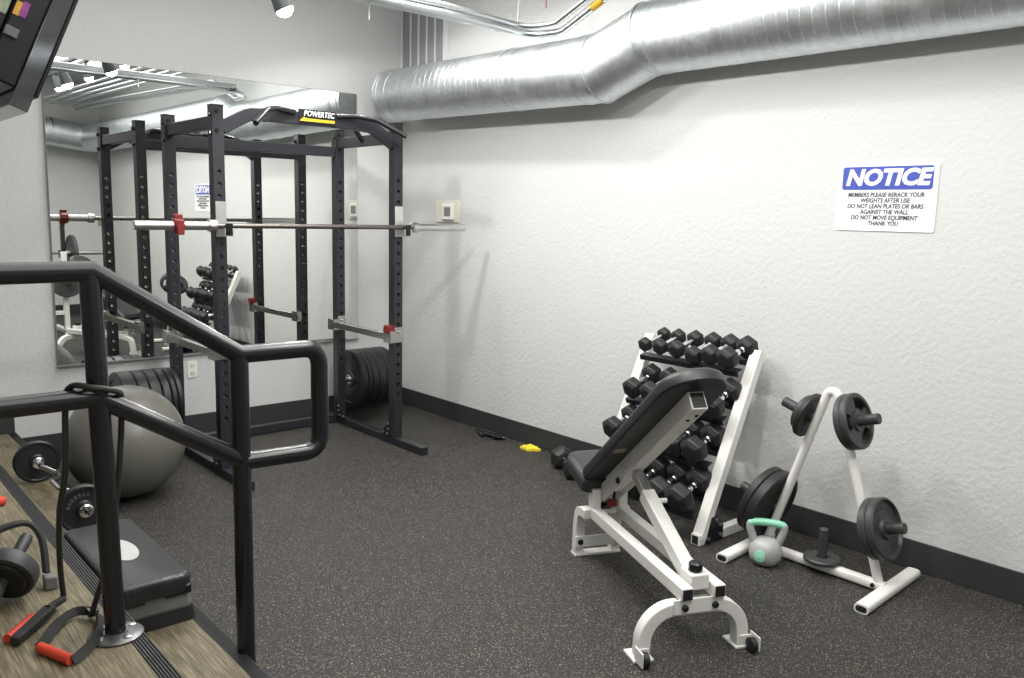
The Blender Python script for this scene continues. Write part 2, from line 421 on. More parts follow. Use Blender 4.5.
# ================================================================== POWER RACK
RXL, RXR, RYF, RYR, RH = -1.953, -.745, -1.069, -.301, 2.167
PW = .066
rk = thing('power_rack', 'tall graphite power rack with drilled uprights in front of the wall mirror', 'power rack', (-1.344, -.70, 0))
def perf_post(x, y, z0, z1, w, d, holes, r, facing=-1):
    """square tube drilled right through front to back"""
    mb = MB(); hw = w/2; hd = d/2; cell = .03
    cuts = sorted(holes); vs = []; fs = []
    for sy in (-1, 1):
        yy = y+sy*hd; zc = z0
        for h in cuts+[None]:
            zt = z1 if h is None else h-cell
            o = len(vs); vs += [(x-hw, yy, zc), (x+hw, yy, zc), (x+hw, yy, zt), (x-hw, yy, zt)]; fs.append((o, o+1, o+2, o+3))
            if h is None: break
            o = len(vs); out = []; inn = []
            for k in range(8):
                a = PI/4*k; ca, sa = math.cos(a), math.sin(a); m_ = max(abs(ca), abs(sa))
                vs.append((x+hw*ca/m_, yy, h+cell*sa/m_))
            for k in range(8):
                a = PI/4*k; vs.append((x+r*math.cos(a), yy, h+r*math.sin(a)))
            for k in range(8): fs.append((o+k, o+(k+1) % 8, o+8+(k+1) % 8, o+8+k))
            zc = h+cell
    for h in cuts:
        o = len(vs)
        for sy in (-1, 1):
            for k in range(8):
                a = PI/4*k; vs.append((x+r*math.cos(a), y+sy*hd, h+r*math.sin(a)))
        for k in range(8): fs.append((o+k, o+(k+1) % 8, o+8+(k+1) % 8, o+8+k))
    mb.add(vs, fs)
    o = len(mb.v)
    for sx in (-1, 1):
        mb.add([(x+sx*hw, y-hd, z0), (x+sx*hw, y+hd, z0), (x+sx*hw, y+hd, z1), (x+sx*hw, y-hd, z1)], [(0, 1, 2, 3)])
    mb.add([(x-hw, y-hd, z1), (x+hw, y-hd, z1), (x+hw, y+hd, z1), (x-hw, y+hd, z1)], [(0, 1, 2, 3)])
    return mb
PZ = .325
HOLES = [.36+.0685*k for k in range(22)]
for (x, sx) in ((RXL, -1), (RXR, 1)):
    for y in (RYF, RYR):
        u = perf_post(x, y, .05, RH, PW, PW, HOLES, .0135).build('upright', M['rackblack'], rk)
        for z in (RH-.03, RH-.135):
            MB().cyl((x-.006, y-PW/2-.008, z), (x-.006, y-PW/2, z), .011, 8).build('bolt', M['black'], u)
            MB().cyl((x-PW/2-.012, y-.012, z-.02), (x-PW/2, y-.012, z-.02), .013, 8).build('bolt', M['black'], u)
        MB().bx(x-PW/2-.002, x+PW/2+.002, y-PW/2-.002, y+PW/2+.002, RH, RH+.005).build('end_cap', M['black'], u)
    MB().bx(x-.028, x+.028, -1.425, -.16, 0, .055).build('foot', M['rackblack'], rk, bevel=.004)
    MB().bx(x-.024, x+.024, RYF+PW/2, RYR-PW/2, 2.040, 2.112).build('side_beam', M['rackblack'], rk, bevel=.004)
    for y, s in ((RYF, 1), (RYR, -1)):
        g = MB().prism([(x-.034, y+s*.02, .055), (x-.034, y+s*.14, .055), (x-.034, y+s*.02, .17)], (.004, 0, 0))
        go = g.build('gusset', M['black'], rk)
        for dy, dz in ((.05, .07), (.105, .07), (.04, .105), (.04, .14)):
            MB().cyl((x-.040, y+s*dy, dz), (x-.034, y+s*dy, dz), .009, 8).build('bolt', M['steel'], go, label='steel bolt')
MB().bx(RXL+.03, RXR-.03, -.30, -.25, .005, .065).build('base_crossbar', M['rackblack'], rk, bevel=.004)
MB().bx(RXL+.03, RXR-.03, -.325, -.275, 1.980, 2.050).build('rear_crossbeam', M['rackblack'], rk, bevel=.004)
bm_ = [(-1.925, RYF, 2.045), (-1.76, RYF, 2.135), (-1.62, RYF, 2.142), (-1.07, RYF, 2.142), (-.93, RYF, 2.130), (-.765, RYF, 2.035)]
MB().rtube(fillet(bm_, .10, 5), .05, .074, up=(0, 0, 1)).build('pull_up_beam', M['rackblack'], rk, bevel=.003)
for s in (-1, 1):
    c = -1.3445
    gp = fillet([(c+s*.14, RYF-.035, 2.172), (c+s*.27, RYF-.07, 2.180), (c+s*.36, RYF-.15, 2.160), (c+s*.497, -1.35, 2.062)], .08, 5)
    hgr = MB().tube(gp, .016, 12).build('pull_up_handle', M['black'], rk)
    gp2 = fillet([(c+s*.14, RYF+.035, 2.172), (c+s*.27, RYF+.07, 2.180), (c+s*.36, RYF+.15, 2.150), (c+s*.497, -.82, 2.062)], .08, 5)
    MB().tube(gp2, .016, 12).build('pull_up_handle', M['black'], rk)
# maker's plate on the beam
pl = MB().bx(-1.455, -1.21, RYF-.034, RYF-.026, 2.118, 2.196).build('name_plate', M['black'], rk)
MB().prism([(-1.452, RYF-.036, 2.126), (-1.215, RYF-.036, 2.126), (-1.215, RYF-.036, 2.143), (-1.40, RYF-.036, 2.143), (-1.425, RYF-.036, 2.150)], (0, .002, 0)).build('stripe', M['ysteel'], pl, label='yellow stripe')
place_text('lettering', text_mesh('POWERTEC', .045, shear=.25, bold=.0008, sx=.86), M['signw'], (1, 0, 0), (0, 0, 1), (-1.322, RYF-.0355, 2.171), pl)
# J hooks
for x, s in ((RXL, -1), (RXR, 1)):
    x += .002
    j = MB(); yf = RYF-PW/2
    j.bx(x-.031, x+.031, yf-.006, yf-.001, 1.432, 1.632)
    j.bx(x+.020, x+.026, yf-.115, yf-.004, 1.438, 1.484); j.bx(x-.026, x-.020, yf-.115, yf-.004, 1.438, 1.484)
    j.bx(x-.026, x+.026, yf-.112, yf-.006, 1.476, 1.482)
    jo = j.build('j_hook', M['zinc'], rk, bevel=.0015)
    MB().prism([(x-.019, yf-.008, 1.440), (x-.019, yf-.112, 1.462), (x-.019, yf-.124, 1.510), (x-.019, yf-.112, 1.512), (x-.019, yf-.1, 1.4825), (x-.019, yf-.008, 1.4825)], (.038, 0, 0)).build('hook_liner', M['rubber'], jo, label='dark rubber liner')
# safety spotter bars
for x, s, red in ((RXL, -1, False), (RXR, 1, True)):
    sb = MB(); z = .762; y0 = RYF-PW/2; y1 = RYR+PW/2
    xi = x
    sb.bx(xi-.040, xi-.034, y0-.03, y1+.01, z-.032, z+.032) if False else None
    sb.bx(x-.066, x-.033, y0-.01, y1+.02, z-.028, z+.018)
    sob = sb.build('safety_bar', M['safety'], rk, bevel=.003)
    for y in (RYF, RYR):
        br = MB()
        br.bx(x-.070, x-.031, y-PW/2-.012, y+PW/2+.012, z-.045, z+.035)
        br.bx(x-.031, x+.034, y-PW/2-.006, y-PW/2-.001, z-.045, z+.06)
        bo = br.build('bracket', M['safety'], sob, bevel=.002)
        MB().cyl((x+.004, y-PW/2-.02, z+.025), (x+.004, y-PW/2-.006, z+.025), .010, 10).build('pin', M['steel'], sob)
    if red:
        rd = MB(); rd.bx(x-.082, x-.030, y0-.005, y0+.055, z+.02, z+.075)
        rd.bx(x-.075, x-.04, y0+.055, y0+.075, z+.03, z+.06)
        rd.build('latch', M['red'], sob, bevel=.005, label='red plastic latch')
# storage pegs for bumper plates
for x, s in ((RXL, -1), (RXR, 1)):
    py_, pz_ = (RYR-.034, PZ+.01) if s < 0 else (RYR, PZ)
    MB().cyl((x+s*PW/2, py_, pz_), (x+s*.46, py_, pz_), .0235, 20).build('storage_peg', M['steel'], rk)

# ================================================================== BARBELL + CLAMP
BX0, BY, BZ = -2.4565, -1.186, 1.4965
bb = thing('olympic_barbell', 'long steel barbell resting on the hooks of the power rack', 'barbell', (BX0+1.1, BY, BZ))
MB().cyl((BX0+.42, BY, BZ), (BX0+1.78, BY, BZ), .0145, 16).build('shaft', M['barsteel'], bb)
for s in (-1, 1):
    c = BX0+1.1
    MB().lathe([(0, 0), (0, .022), (.003, .025), (.412, .025), (.414, .020), (.414, 0)], (c+s*1.1, BY, BZ), (-s, 0, 0), 24).build('sleeve', M['steel'], bb)
    MB().lathe([(0, .0145), (0, .024), (.004, .034), (.040, .036), (.046, .034), (.048, .0255)], (c+s*.655, BY, BZ), (s, 0, 0), 24).build('collar', M['steel'], bb)
cl = thing('barbell_clamp', 'red barbell clamp on the left end of the racked barbell', 'barbell clamp', (-2.225, BY, BZ))
m_ = MB().lathe([(0, .0255), (0, .036), (.006, .042), (.05, .042), (.056, .036), (.056, .0255)], (-2.253, BY, BZ), (1, 0, 0), 10, close=True)
m_.build('ring', M['red'], cl)
lv = MB(); lv.bx(-2.248, -2.202, BY-.018, BY+.012, BZ+.034, BZ+.062); lv.bx(-2.245, -2.205, BY-.046, BY-.03, BZ-.05, BZ+.03)
lv.build('lever', M['red'], cl, bevel=.005)

# ================================================================== PLATES
def plate_profile(t, R, rb, rim=.028, hub=.045, dish=.006):
    h = t/2
    return [(-h, rb), (-h, hub), (-h+dish, hub+.006), (-h+dish, R-rim), (-h, R-rim+.006), (-h, R-.006), (-h+.006, R), (h-.006, R), (h, R-.006), (h, R-rim+.006), (h-dish, R-rim), (h-dish, hub+.006), (h, hub), (h, rb)]
def ring_text(o, txt, r, size, X, Y, N, a0, step, m, off, sx=1):
    """letters round a circle of radius r in plane X,Y facing N"""
    X = V(X); Y = V(Y); N = V(N); base = V(o.location)
    vs = []; fs = []
    for k, ch in enumerate(txt):
        if ch == ' ': continue
        me = text_mesh(ch, size, bold=.0006, extrude=.0003)
        a = math.radians(a0-step*k); c = X*(r*math.cos(a))+Y*(r*math.sin(a))
        ry = X*math.cos(a)+Y*math.sin(a); rx = ry.cross(N)
        o_ = len(vs)
        for v in me.vertices: vs.append(c+rx*v.co.x+ry*v.co.y+N*(off+v.co.z))
        for p in me.polygons: fs.append(tuple(i+o_ for i in p.vertices))
        bpy.data.meshes.remove(me)
    mb = MB(); mb.add(vs, fs); return mb.build('lettering', m, o, local=True)
def bumper(x, y, z, t, R, label, grp, inner=None, txt=False):
    o = thing('bumper_plate', label, 'weight plate', (x, y, z), 0, grp)
    MB().lathe(plate_profile(t, R, .0255, rim=.05, hub=.06, dish=.008), (0, 0, 0), (1, 0, 0), 56, close=True).build('rubber_disc', M['bumper'], o, local=True)
    MB().lathe([(-t/2-.001, .0252), (-t/2-.001, .034), (t/2+.001, .034), (t/2+.001, .0252)], (0, 0, 0), (1, 0, 0), 28, close=True).build('hub', M['steel'], o, local=True, label='steel hub ring')
    if txt: ring_text(o, txt, .155, .038, (0, -1, 0), (0, 0, 1), (-1, 0, 0), txt_a0, 16, M['ptext'], t/2-.005)
    return o
txt_a0 = 130
thick = [.088, .066, .066, .050, .034, .034]
ordn = ['outermost', 'second', 'third', 'fourth', 'fifth', 'sixth']
x = RXL-PW/2-.012
xs = []
for k, t in enumerate(reversed(thick)):
    xs.append((x-t/2, t)); x -= t+.003
for k, (xx, t) in enumerate(reversed(xs)):
    lab = 'black bumper plate facing the grey ball, outermost of the left rack stack' if k == 0 else ('black bumper plate next to the left rear upright, innermost of its stack' if k == 5 else f'black bumper plate behind the grey ball, {ordn[k]} from the left in its stack')
    bumper(xx, RYR-.034, PZ+.01, t, .225 if k < 5 else .222, lab, 'bumper plates on the left rack peg')
x = RXR+PW/2+.045
for k, t in enumerate([.045, .034, .055, .070, .034, .055]):
    lab = 'black bumper plate against the right rear upright, leftmost of the right rack stack' if k == 0 else ('black bumper plate nearest the right wall, last of the right rack stack' if k == 5 else f'black bumper plate on the right rack peg, {ordn[k]} from the left in its stack')
    bumper(x+t/2, RYR, PZ, t, .225, lab, 'bumper plates on the right rack peg', txt='BUMPER' if k == 0 else False); x += t+.003

# ================================================================== BALL
b = MB(); n1, n2 = 40, 64; R = .31
prof = [(R-R*math.cos(PI*k/n1), R*math.sin(PI*k/n1)) for k in range(n1+1)]; prof[0] = (0, 0); prof[-1] = (2*R, 0)
b.lathe(prof, (-2.515, -1.085, 0), (0, 0, 1), n2)
ob = b.build('stability_ball', M['ball'], loc=(-2.515, -1.085, 0)); tag(ob, 'large grey inflatable exercise ball on the rubber floor beside the step', 'exercise ball')

# ================================================================== CURL BAR with two small plates (on the step)
CX, CZ = -2.966, TZ+.109
cb = thing('curl_bar', 'chrome zigzag curl bar lying on the wood-look step', 'curl bar', (CX, -1.54, CZ))
ya, yb_ = -1.14, -2.02
zz = [(CX, ya+.13, CZ), (CX, ya-.06, CZ), (CX, ya-.12, CZ), (CX+.045, ya-.19, CZ-.02), (CX+.045, ya-.28, CZ-.02), (CX-.01, ya-.37, CZ-.01), (CX-.01, ya-.50, CZ-.01), (CX+.045, ya-.59, CZ-.02), (CX+.045, ya-.68, CZ-.02), (CX, ya-.75, CZ), (CX, ya-.81, CZ), (CX, yb_-.075, CZ)]
MB().tube(fillet(zz, .03, 5), .0125, 16).build('bar', M['chrome'], cb)
for y in (ya, yb_):
    s = -1 if y == yb_ else 1
    MB().lathe([(0, .0126), (0, .026), (.006, .030), (.018, .030), (.024, .024), (.03, .024), (.03, .0126)], (CX, y-.022, CZ), (0, -1, 0), 24).build('collar', M['chrome'], cb)
    MB().lathe([(0, .0126), (0, .026), (.02, .026), (.02, .0126)], (CX, y+.022, CZ), (0, 1, 0), 24).build('collar', M['chrome'], cb)
def small_plate(y, label, R, txt):
    o = thing('weight_plate', label, 'weight plate', (CX, y, CZ), 0, 'plates on the curl bar')
    MB().lathe(plate_profile(.034, R, .0135, rim=.018, hub=.034, dish=.005), (0, 0, 0), (0, 1, 0), 48, close=True).build('disc', M['bumper'], o, local=True)
    if txt: ring_text(o, 'BARBELL', R*.62, .019, (1, 0, 0), (0, 0, 1), (0, -1, 0), 165, 15, M['ptext'], .0125)
    return o
small_plate(ya, 'small black plate on the far end of the curl bar by the back wall', .108, False)
small_plate(yb_, 'small black plate on the near end of the curl bar by the step platform', .108, True)

# ================================================================== AEROBIC STEP
AX0, AX1, AY0, AY1 = -3.142, -2.888, -3.09, -2.40
st = thing('aerobic_step', 'black step platform with grey riser on the wood-look step', 'step platform', ((AX0+AX1)/2, (AY0+AY1)/2, TZ))
def rrect(x0, x1, y0, y1, r, z, n=5):
    out = []
    for cx, cy, a in ((x1-r, y1-r, 0), (x0+r, y1-r, 90), (x0+r, y0+r, 180), (x1-r, y0+r, 270)):
        for k in range(n+1):
            t = math.radians(a+90*k/n); out.append((cx+r*math.cos(t), cy+r*math.sin(t), z))
    return out
def loft(levels):
    mb = MB(); n = len(levels[0]); vs = [p for l in levels for p in l]; fs = []
    for i in range(len(levels)-1):
        for k in range(n): fs.append((i*n+k, i*n+(k+1) % n, (i+1)*n+(k+1) % n, (i+1)*n+k))
    fs.append(tuple(range(n-1, -1, -1))); fs.append(tuple((len(levels)-1)*n+k for k in range(n)))
    return mb.add(vs, fs)
loft([rrect(AX0+.002, AX1+.012, AY0-.004, AY1-.002, .03, TZ), rrect(AX0+.008, AX1+.004, AY0+.004, AY1-.008, .03, TZ+.052)]).build('lower_riser', M['rubber'], st, bevel=.002)
loft([rrect(AX0+.010, AX1+.002, AY0+.006, AY1-.010, .03, TZ+.052), rrect(AX0+.016, AX1-.006, AY0+.012, AY1-.016, .03, TZ+.112)]).build('grey_riser', M['greyp'], st, bevel=.002, label='grey plastic riser')
dk = loft([rrect(AX0, AX1, AY0, AY1, .035, TZ+.108), rrect(AX0, AX1, AY0, AY1, .035, TZ+.150), rrect(AX0+.003, AX1-.003, AY0+.003, AY1-.003, .034, TZ+.160), rrect(AX0+.007, AX1-.007, AY0+.007, AY1-.007, .032, TZ+.165), rrect(AX0+.014, AX1-.014, AY0+.014, AY1-.014, .03, TZ+.168)]).build('deck', M['deck'], st)
# chunky deck lip tabs at the ends
for x in (AX0+.05, AX1-.05):
    MB().bx(x-.045, x+.045, AY0+.0005, AY0+.02, TZ+.096, TZ+.13).build('deck_foot', M['black'], st, bevel=.006)
ov = MB(); cx, cy = (AX0+AX1)/2-.004, -2.74
ov.prism([(cx+.050*math.cos(2*PI*k/40), cy+.115*math.sin(2*PI*k/40), TZ+.168) for k in range(40)], (0, 0, .0012)).build('oval_badge', M['oval'], dk, label='pale grey oval badge')

# ================================================================== RESISTANCE BAND over the lower rail
rb = thing('resistance_band', 'dark tube exercise band draped over the lower handrail, red-trimmed handles on the landing', 'resistance band', (-3.30, -3.30, LZ))
ln = [(-3.300, -3.125, LZ+.035), (-3.312, -3.16, LZ+.16), (-3.335, -3.30, LZ+.36), (-3.328, -3.362, .86), (-3.322, -3.372, 1.03), (-3.320, -3.384, 1.085), (-3.305, -3.415, 1.110), (-3.270, -3.448, 1.106), (-3.235, -3.4505, 1.098), (-3.205, -3.440, 1.085), (-3.185, -3.405, 1.068), (-3.176, -3.372, 1.02), (-3.180, -3.368, .93), (-3.198, -3.366, .76), (-3.228, -3.345, .56), (-3.255, -3.315, LZ+.08), (-3.262, -3.295, LZ+.035)]
def smooth_path(p, n=5):
    p = [V(q) for q in p]; out = []
    for i in range(len(p)-1):
        p0 = p[max(0, i-1)]; p1 = p[i]; p2 = p[i+1]; p3 = p[min(len(p)-1, i+2)]
        for k in range(n):
            t = k/n
            out.append(.5*((2*p1)+(-p0+p2)*t+(2*p0-5*p1+4*p2-p3)*t*t+(-p0+3*p1-3*p2+p3)*t**3))
    out.append(p[-1]); return out
MB().tube(smooth_path(ln), .0085, 10).build('tube', M['tube'], rb)
# handle lying folded on the left
h1 = [(-3.303, -3.13, LZ+.028), (-3.33, -3.155, LZ+.03), (-3.355, -3.18, LZ+.03)]
MB().tube(smooth_path(h1), .012, 10).build('cuff', M['webbing'], rb)
dirh = (V((-3.470, -3.305, 0))-V((-3.345, -3.165, 0))).normalized(); prp = V((-dirh.y, dirh.x, 0))
c0 = V((-3.345, -3.165, LZ)); c1 = V((-3.470, -3.305, LZ))
MB().prism([c0+prp*.018+V((0, 0, .012)), c0-prp*.018+V((0, 0, .012)), c1-prp*.014+V((0, 0, .003)), c1+prp*.014+V((0, 0, .003))], (0, 0, .026)).build('folded_handle', M['webbing'], rb, bevel=.006)
MB().cyl(c0*.75+c1*.25-prp*.027+V((0, 0, .018)), c1*.92+c0*.08-prp*.027+V((0, 0, .016)), .0135, 16).build('foam_grip', M['redfoam'], rb, label='red foam grip')
# D handle
g0 = V((-3.421, -3.382, LZ+.016)); g1 = V((-3.372, -3.508, LZ+.016)); apx = V((-3.255, -3.262, LZ+.024))
MB().cyl(g0, g1, .0145, 18).build('foam_grip', M['orange'], rb, label='orange-red foam grip')
def strap(path, w, t, up=(0, 0, 1)): return MB().rtube(smooth_path(path, 6), w, t, up)
out_ = (g0-g1).normalized()
strap([g0+out_*.004, (-3.402, -3.352, LZ+.018), (-3.345, -3.265, LZ+.020), (-3.290, -3.225, LZ+.020), apx], .026, .009, up=(.6, -.5, .6)).build('strap', M['webbing'], rb)
strap([g1-out_*.004, (-3.350, -3.500, LZ+.018), (-3.287, -3.430, LZ+.020), (-3.245, -3.310, LZ+.020), apx], .026, .009, up=(.6, -.5, .6)).build('strap', M['webbing'], rb)
MB().box(apx+V((0, .0, 0)), (.03, .04, .02)).build('buckle', M['black'], rb, bevel=.004)

# ================================================================== AB WHEEL and its neighbour strap
aw = thing('ab_wheel', 'grey ab roller wheel with handles standing on the landing', 'ab wheel', (-3.425, -2.98, LZ))
ac = V((-3.425, -2.99, LZ+.097)); ad = V((.52, .74, .40)).normalized()
MB().lathe([(-.034, .016), (-.034, .06), (-.028, .066), (-.030, .078), (-.024, .086), (-.010, .088), (.010, .088), (.024, .086), (.030, .078), (.028, .066), (.034, .06), (.034, .016)], ac, ad, 48, close=True).build('wheel', M['rubber'], aw)
MB().lathe([(-.0245, .0862), (-.012, .0895), (.012, .0895), (.0245, .0862)], ac, ad, 48).build('tread_band', M['iron'], aw, label='grey tread band')
for s in (-1, 1):
    MB().lathe([(.034, 0), (.034, .017), (.05, .0165), (.06, .0185), (.14, .020), (.155, .018), (.158, 0)], ac, ad*s, 20).build('handle', M['iron'], aw)
ws = thing('ankle_strap', 'black webbing strap with buckle draped over the ab wheel handle', 'strap', (-3.40, -2.80, LZ))
strap([(-3.62, -2.90, LZ+.170), (-3.48, -2.86, LZ+.180), (-3.38, -2.835, LZ+.195), (-3.325, -2.835, LZ+.185), (-3.300, -2.87, LZ+.135), (-3.305, -2.93, LZ+.045)], .032, .012).build('webbing', M['webbing'], ws)
MB().prism([(-3.318, -2.93, LZ+.0), (-3.283, -2.935, LZ+.0), (-3.281, -2.98, LZ+.0), (-3.321, -2.975, LZ+.0)], (0, 0, .045)).build('buckle', M['greyp'], ws, bevel=.006, label='grey buckle')
og = MB().lathe([(0, 0), (0, .016), (.005, .019), (.10, .019), (.105, .016), (.105, 0)], (-3.255, -1.990, LZ+.02), (-.95, -.1, 0), 20)
tag(og.build('foam_grip', M['orange'], loc=(-3.30, -1.99, LZ)), 'small orange foam grip on the landing at the left frame edge', 'foam grip')

# ================================================================== DUMBBELL RACK
dr = thing('dumbbell_rack', 'white four-tier dumbbell rack leaning back against the right wall', 'dumbbell rack', (-.36, -3.15, 0))
UR, UL = -3.50, -2.80
def up_pt(t, y): return V((-.566+.416*t, y, .9*t))
for y in (UR, UL):
    u = MB().beam(up_pt(.03, y), up_pt(1.035, y), .060, .050, up=(-1, 0, .5)).build('upright', M['white'], dr, bevel=.003)
    MB().beam((-.585, y, .026), (-.13, y, .026), .05, .05).build('foot', M['white'], dr, bevel=.003) if False else None
    ft = MB().beam((-.585, y, .032), (-.535, y, .032), .052, .056).build('foot_front', M['white'], dr, bevel=.003)
    MB().box((-.5862, y, .032), (.002, .036, .040)).build('socket', M['rubber'], ft, label='black face painted for the shade inside the open tube')  # black slab stands in for the shade inside the foot tube
    MB().beam((-.46, y, .026), (-.12, y, .026), .05, .05).build('foot_rear', M['white'], dr, bevel=.003)
    pm = MB()
    for s in (-1, 1): pm.prism([(-.545, y+s*.028, .004), (-.40, y+s*.028, .004), (-.40, y+s*.028, .075), (-.455, y+s*.028, .135), (-.50, y+s*.028, .135)], (0, s*.004, 0))
    po = pm.build('bracket_plate', M['black'], dr)
    for bx_, bz_ in ((-.52, .03), (-.46, .115), (-.42, .03), (-.43, .085)):
        MB().cyl((bx_, y-.038, bz_), (bx_, y-.03, bz_), .009, 10).build('bolt', M['steel'], po, label='steel bolt')
        
tiers = [ # front x, z ; rear x, z ; tray offset
    dict(fx=-.285, fz=.900, rx=-.135, rz=.945, n=6, y0=-2.885, y1=-3.425, R=(.043, .062), name='top tier'),
    dict(fx=-.400, fz=.668, rx=-.250, rz=.730, n=5, y0=-2.895, y1=-3.432, R=(.062, .068), name='second tier'),
    dict(fx=-.500, fz=.455, rx=-.350, rz=.505, n=5, y0=-2.865, y1=-3.405, R=(.066, .072), name='third tier'),
    dict(fx=-.600, fz=.225, rx=-.440, rz=.285, n=5, y0=-2.870, y1=-3.405, R=(.072, .078), name='bottom tier'),
]
def hex_head(mb, c, d, R, L):
    """six-sided rubber head with chamfered faces, axis d, centred on c"""
    x, y, z = frame(d); c = V(c)
    lev = [(-L/2, .60*R), (-L/2+.24*L, R), (L/2-.24*L, R), (L/2, .60*R)]
    vs = []; fs = []
    for t, r in lev:
        for k in range(6):
            a = PI/3*k+PI/6; vs.append(c+z*t+(x*math.cos(a)+y*math.sin(a))*r)
    for i in range(3):
        for k in range(6): fs.append((i*6+k, i*6+(k+1) % 6, (i+1)*6+(k+1) % 6, (i+1)*6+k))
    fs.append(tuple(range(5, -1, -1))); fs.append(tuple(18+k for k in range(6)))
    return mb.add(vs, fs)
def dumbbell(pf, pr, R, label, group):
    pf = V(pf); pr = V(pr); mid = (pf+pr)/2
    o = thing('hex_dumbbell', label, 'dumbbell', mid, 0, group)
    d = (pr-pf).normalized(); L = R*1.35
    hex_head(MB(), pf, d, R, L).build('head', M['rubber'], o, bevel=.006, seg=2)
    hex_head(MB(), pr, d, R, L).build('head', M['rubber'], o, bevel=.006, seg=2)
    D = (pr-pf).length; a = L/2-.002; g = D-2*a; rr = min(.016, R*.26)
    MB().lathe([(0, 0), (0, rr*1.15), (g*.12, rr*.85), (g*.35, rr*1.05), (g*.5, rr*1.1), (g*.65, rr*1.05), (g*.88, rr*.85), (g, rr*1.15), (g, 0)], pf+d*a, d, 16).build('handle', M['chrome'], o, label='chrome handle')
    return o
words = ['leftmost', 'second from the left', 'third from the left', 'fourth from the left', 'fifth from the left', 'rightmost']
for ti, T in enumerate(tiers):
    n = T['n']
    for k in range(n):
        f = k/(n-1); y = T['y0']+(T['y1']-T['y0'])*f
        R = T['R'][0]+(T['R'][1]-T['R'][0])*f
        w = 'rightmost' if k == n-1 else words[k]
        sz = ('small' if f < .4 else 'mid-sized') if ti == 0 else ('large' if ti == 3 else 'medium')
        j = random.uniform(-.008, .008)
        jf = random.uniform(-.012, .012)
        dumbbell((T['fx']+jf, y, T['fz']-(.018 if ti == 0 and k == 3 else 0)), (T['rx']+jf, y-.006+j, T['rz']), R, f'{sz} black hex dumbbell, {w} on the {T["name"]} of the white rack', f'dumbbells on the {T["name"]}')
    Rm = T['R'][1]
    # tray rails (angle irons) under the two rows of heads
    d = V((T['rx']-T['fx'], 0, T['rz']-T['fz'])).normalized(); nrm = V((-d.z, 0, d.x))
    for c in (V((T['fx']+.02, 0, T['fz'])), V((T['rx']-.02, 0, T['rz']))):
        q = c-nrm*(Rm+.004)
        tr = MB().beam((q.x, UL-.028, q.z), (q.x, UR+.028, q.z), .045, .004, up=nrm)
        q2 = q-d*.022-nrm*.012
        tr.beam((q2.x, UL-.028, q2.z), (q2.x, UR+.028, q2.z), .004, .028, up=nrm)
        tr.build('tray_rail', M['rackblack'], dr)
# dumbbell lying on the floor by the wall
dumbbell((-.300, -2.38, .068), (-.205, -2.17, .068), .078, 'large black hex dumbbell on the floor between bench seat and right wall', 'floor dumbbell')

# ================================================================== ADJUSTABLE BENCH
ang = math.atan2(-.952, -.425)
BO = V((-1.026, -3.262, 0))
bn = thing('weight_bench', 'white-framed adjustable weight bench with raised black backrest seen from behind', 'weight bench', BO, ang)
def B(mb, name, m, parent=None, **k): return mb.build(name, m, parent or bn, local=True, **k)
# local: x along the bench towards the camera, y sideways (positive to the right), z up
RZ_ = .243
for s in (-1, 1):
    r = B(MB().bx(.07, .985, s*.066-.0235, s*.066+.0235, RZ_-.025, RZ_+.025), 'side_rail', M['white'], bevel=.004)
    B(MB().bx(.984, .988, s*.066-.019, s*.066+.019, RZ_-.02, RZ_+.02), 'end_plug', M['rubber'], r, label='black end plug')
B(MB().bx(.10, .118, -.042, .042, RZ_-.005, RZ_+.012), 'spacer', M['white'], bevel=.002)
# front arched foot with wheels
fx = .945
zt = .18
path = [(fx, -.224, .012), (fx, -.222, .062)]+arc((fx, -.102, .062), .120, 180, 90, 10, (0, 1, 0), (0, 0, 1))[1:]
path += arc((fx, .062, .062), .120, 90, 0, 10, (0, 1, 0), (0, 0, 1))+[(fx, .184, .012)]
B(MB().rtube(path, .05, .05, up=(1, 0, 0)), 'front_foot', M['white'], bevel=.004)
B(MB().bx(fx+.024, fx+.031, -.115, .09, .165, .222), 'foot_plate', M['white'], bevel=.002)
for s in (-1, 1):
    ys = -.226 if s < 0 else .190
    B(MB().lathe([(0, 0), (0, .013), (.008, .013), (.012, .008), (.012, 0)], (fx+.031, s*.062-.008, .19), (1, 0, 0), 14), 'bolt', M['black'], label='black bolt')
    B(MB().bx(fx-.06, fx+.035, ys-.04, ys+.04, 0.0, .010), 'base_pad', M['white'], bevel=.002)
    bk = MB(); yy = ys-(.030 if s < 0 else -.030)
    bk.bx(fx+.02, fx+.085, yy-.003, yy+.003, .008, .062); bk.bx(fx+.024, fx+.03, min(yy, ys-.02), max(yy, ys+.02), .01, .05)
    B(bk, 'wheel_bracket', M['white'], bevel=.001)
    yw = yy+(.019 if s < 0 else -.019)
    B(MB().lathe([(-.013, .006), (-.013, .020), (-.010, .027), (.010, .027), (.013, .020), (.013, .006)], (fx+.062, yw, .0275), (0, 1, 0), 28, close=True), 'wheel', M['rubber'])
# knob block and near post
B(MB().bx(.87, .955, -.038, .038, RZ_+.0, .30), 'pivot_block', M['white'], bevel=.004)
B(MB().lathe([(0, 0), (0, .022), (.004, .026), (.03, .026), (.036, .020), (.036, 0)], (.915, 0, .30), (0, 0, 1), 24), 'knob', M['black'], label='black adjustment knob')
# telescopic strut
s0 = V((.87, 0, .268)); s1 = V((.47, 0, .462)); s2 = V((.385, 0, .515))
B(MB().beam(s0, s0+(s1-s0)*.96, .056, .056), 'strut_sleeve', M['white'], bevel=.004)
B(MB().beam(s1+(s0-s1)*.1, s2, .040, .040), 'strut_inner', M['steel'], bevel=.002, label='bare steel inner tube')
B(MB().cyl((.52, .026, .432), (.52, .075, .432), .011, 12), 'pull_pin', M['white'])
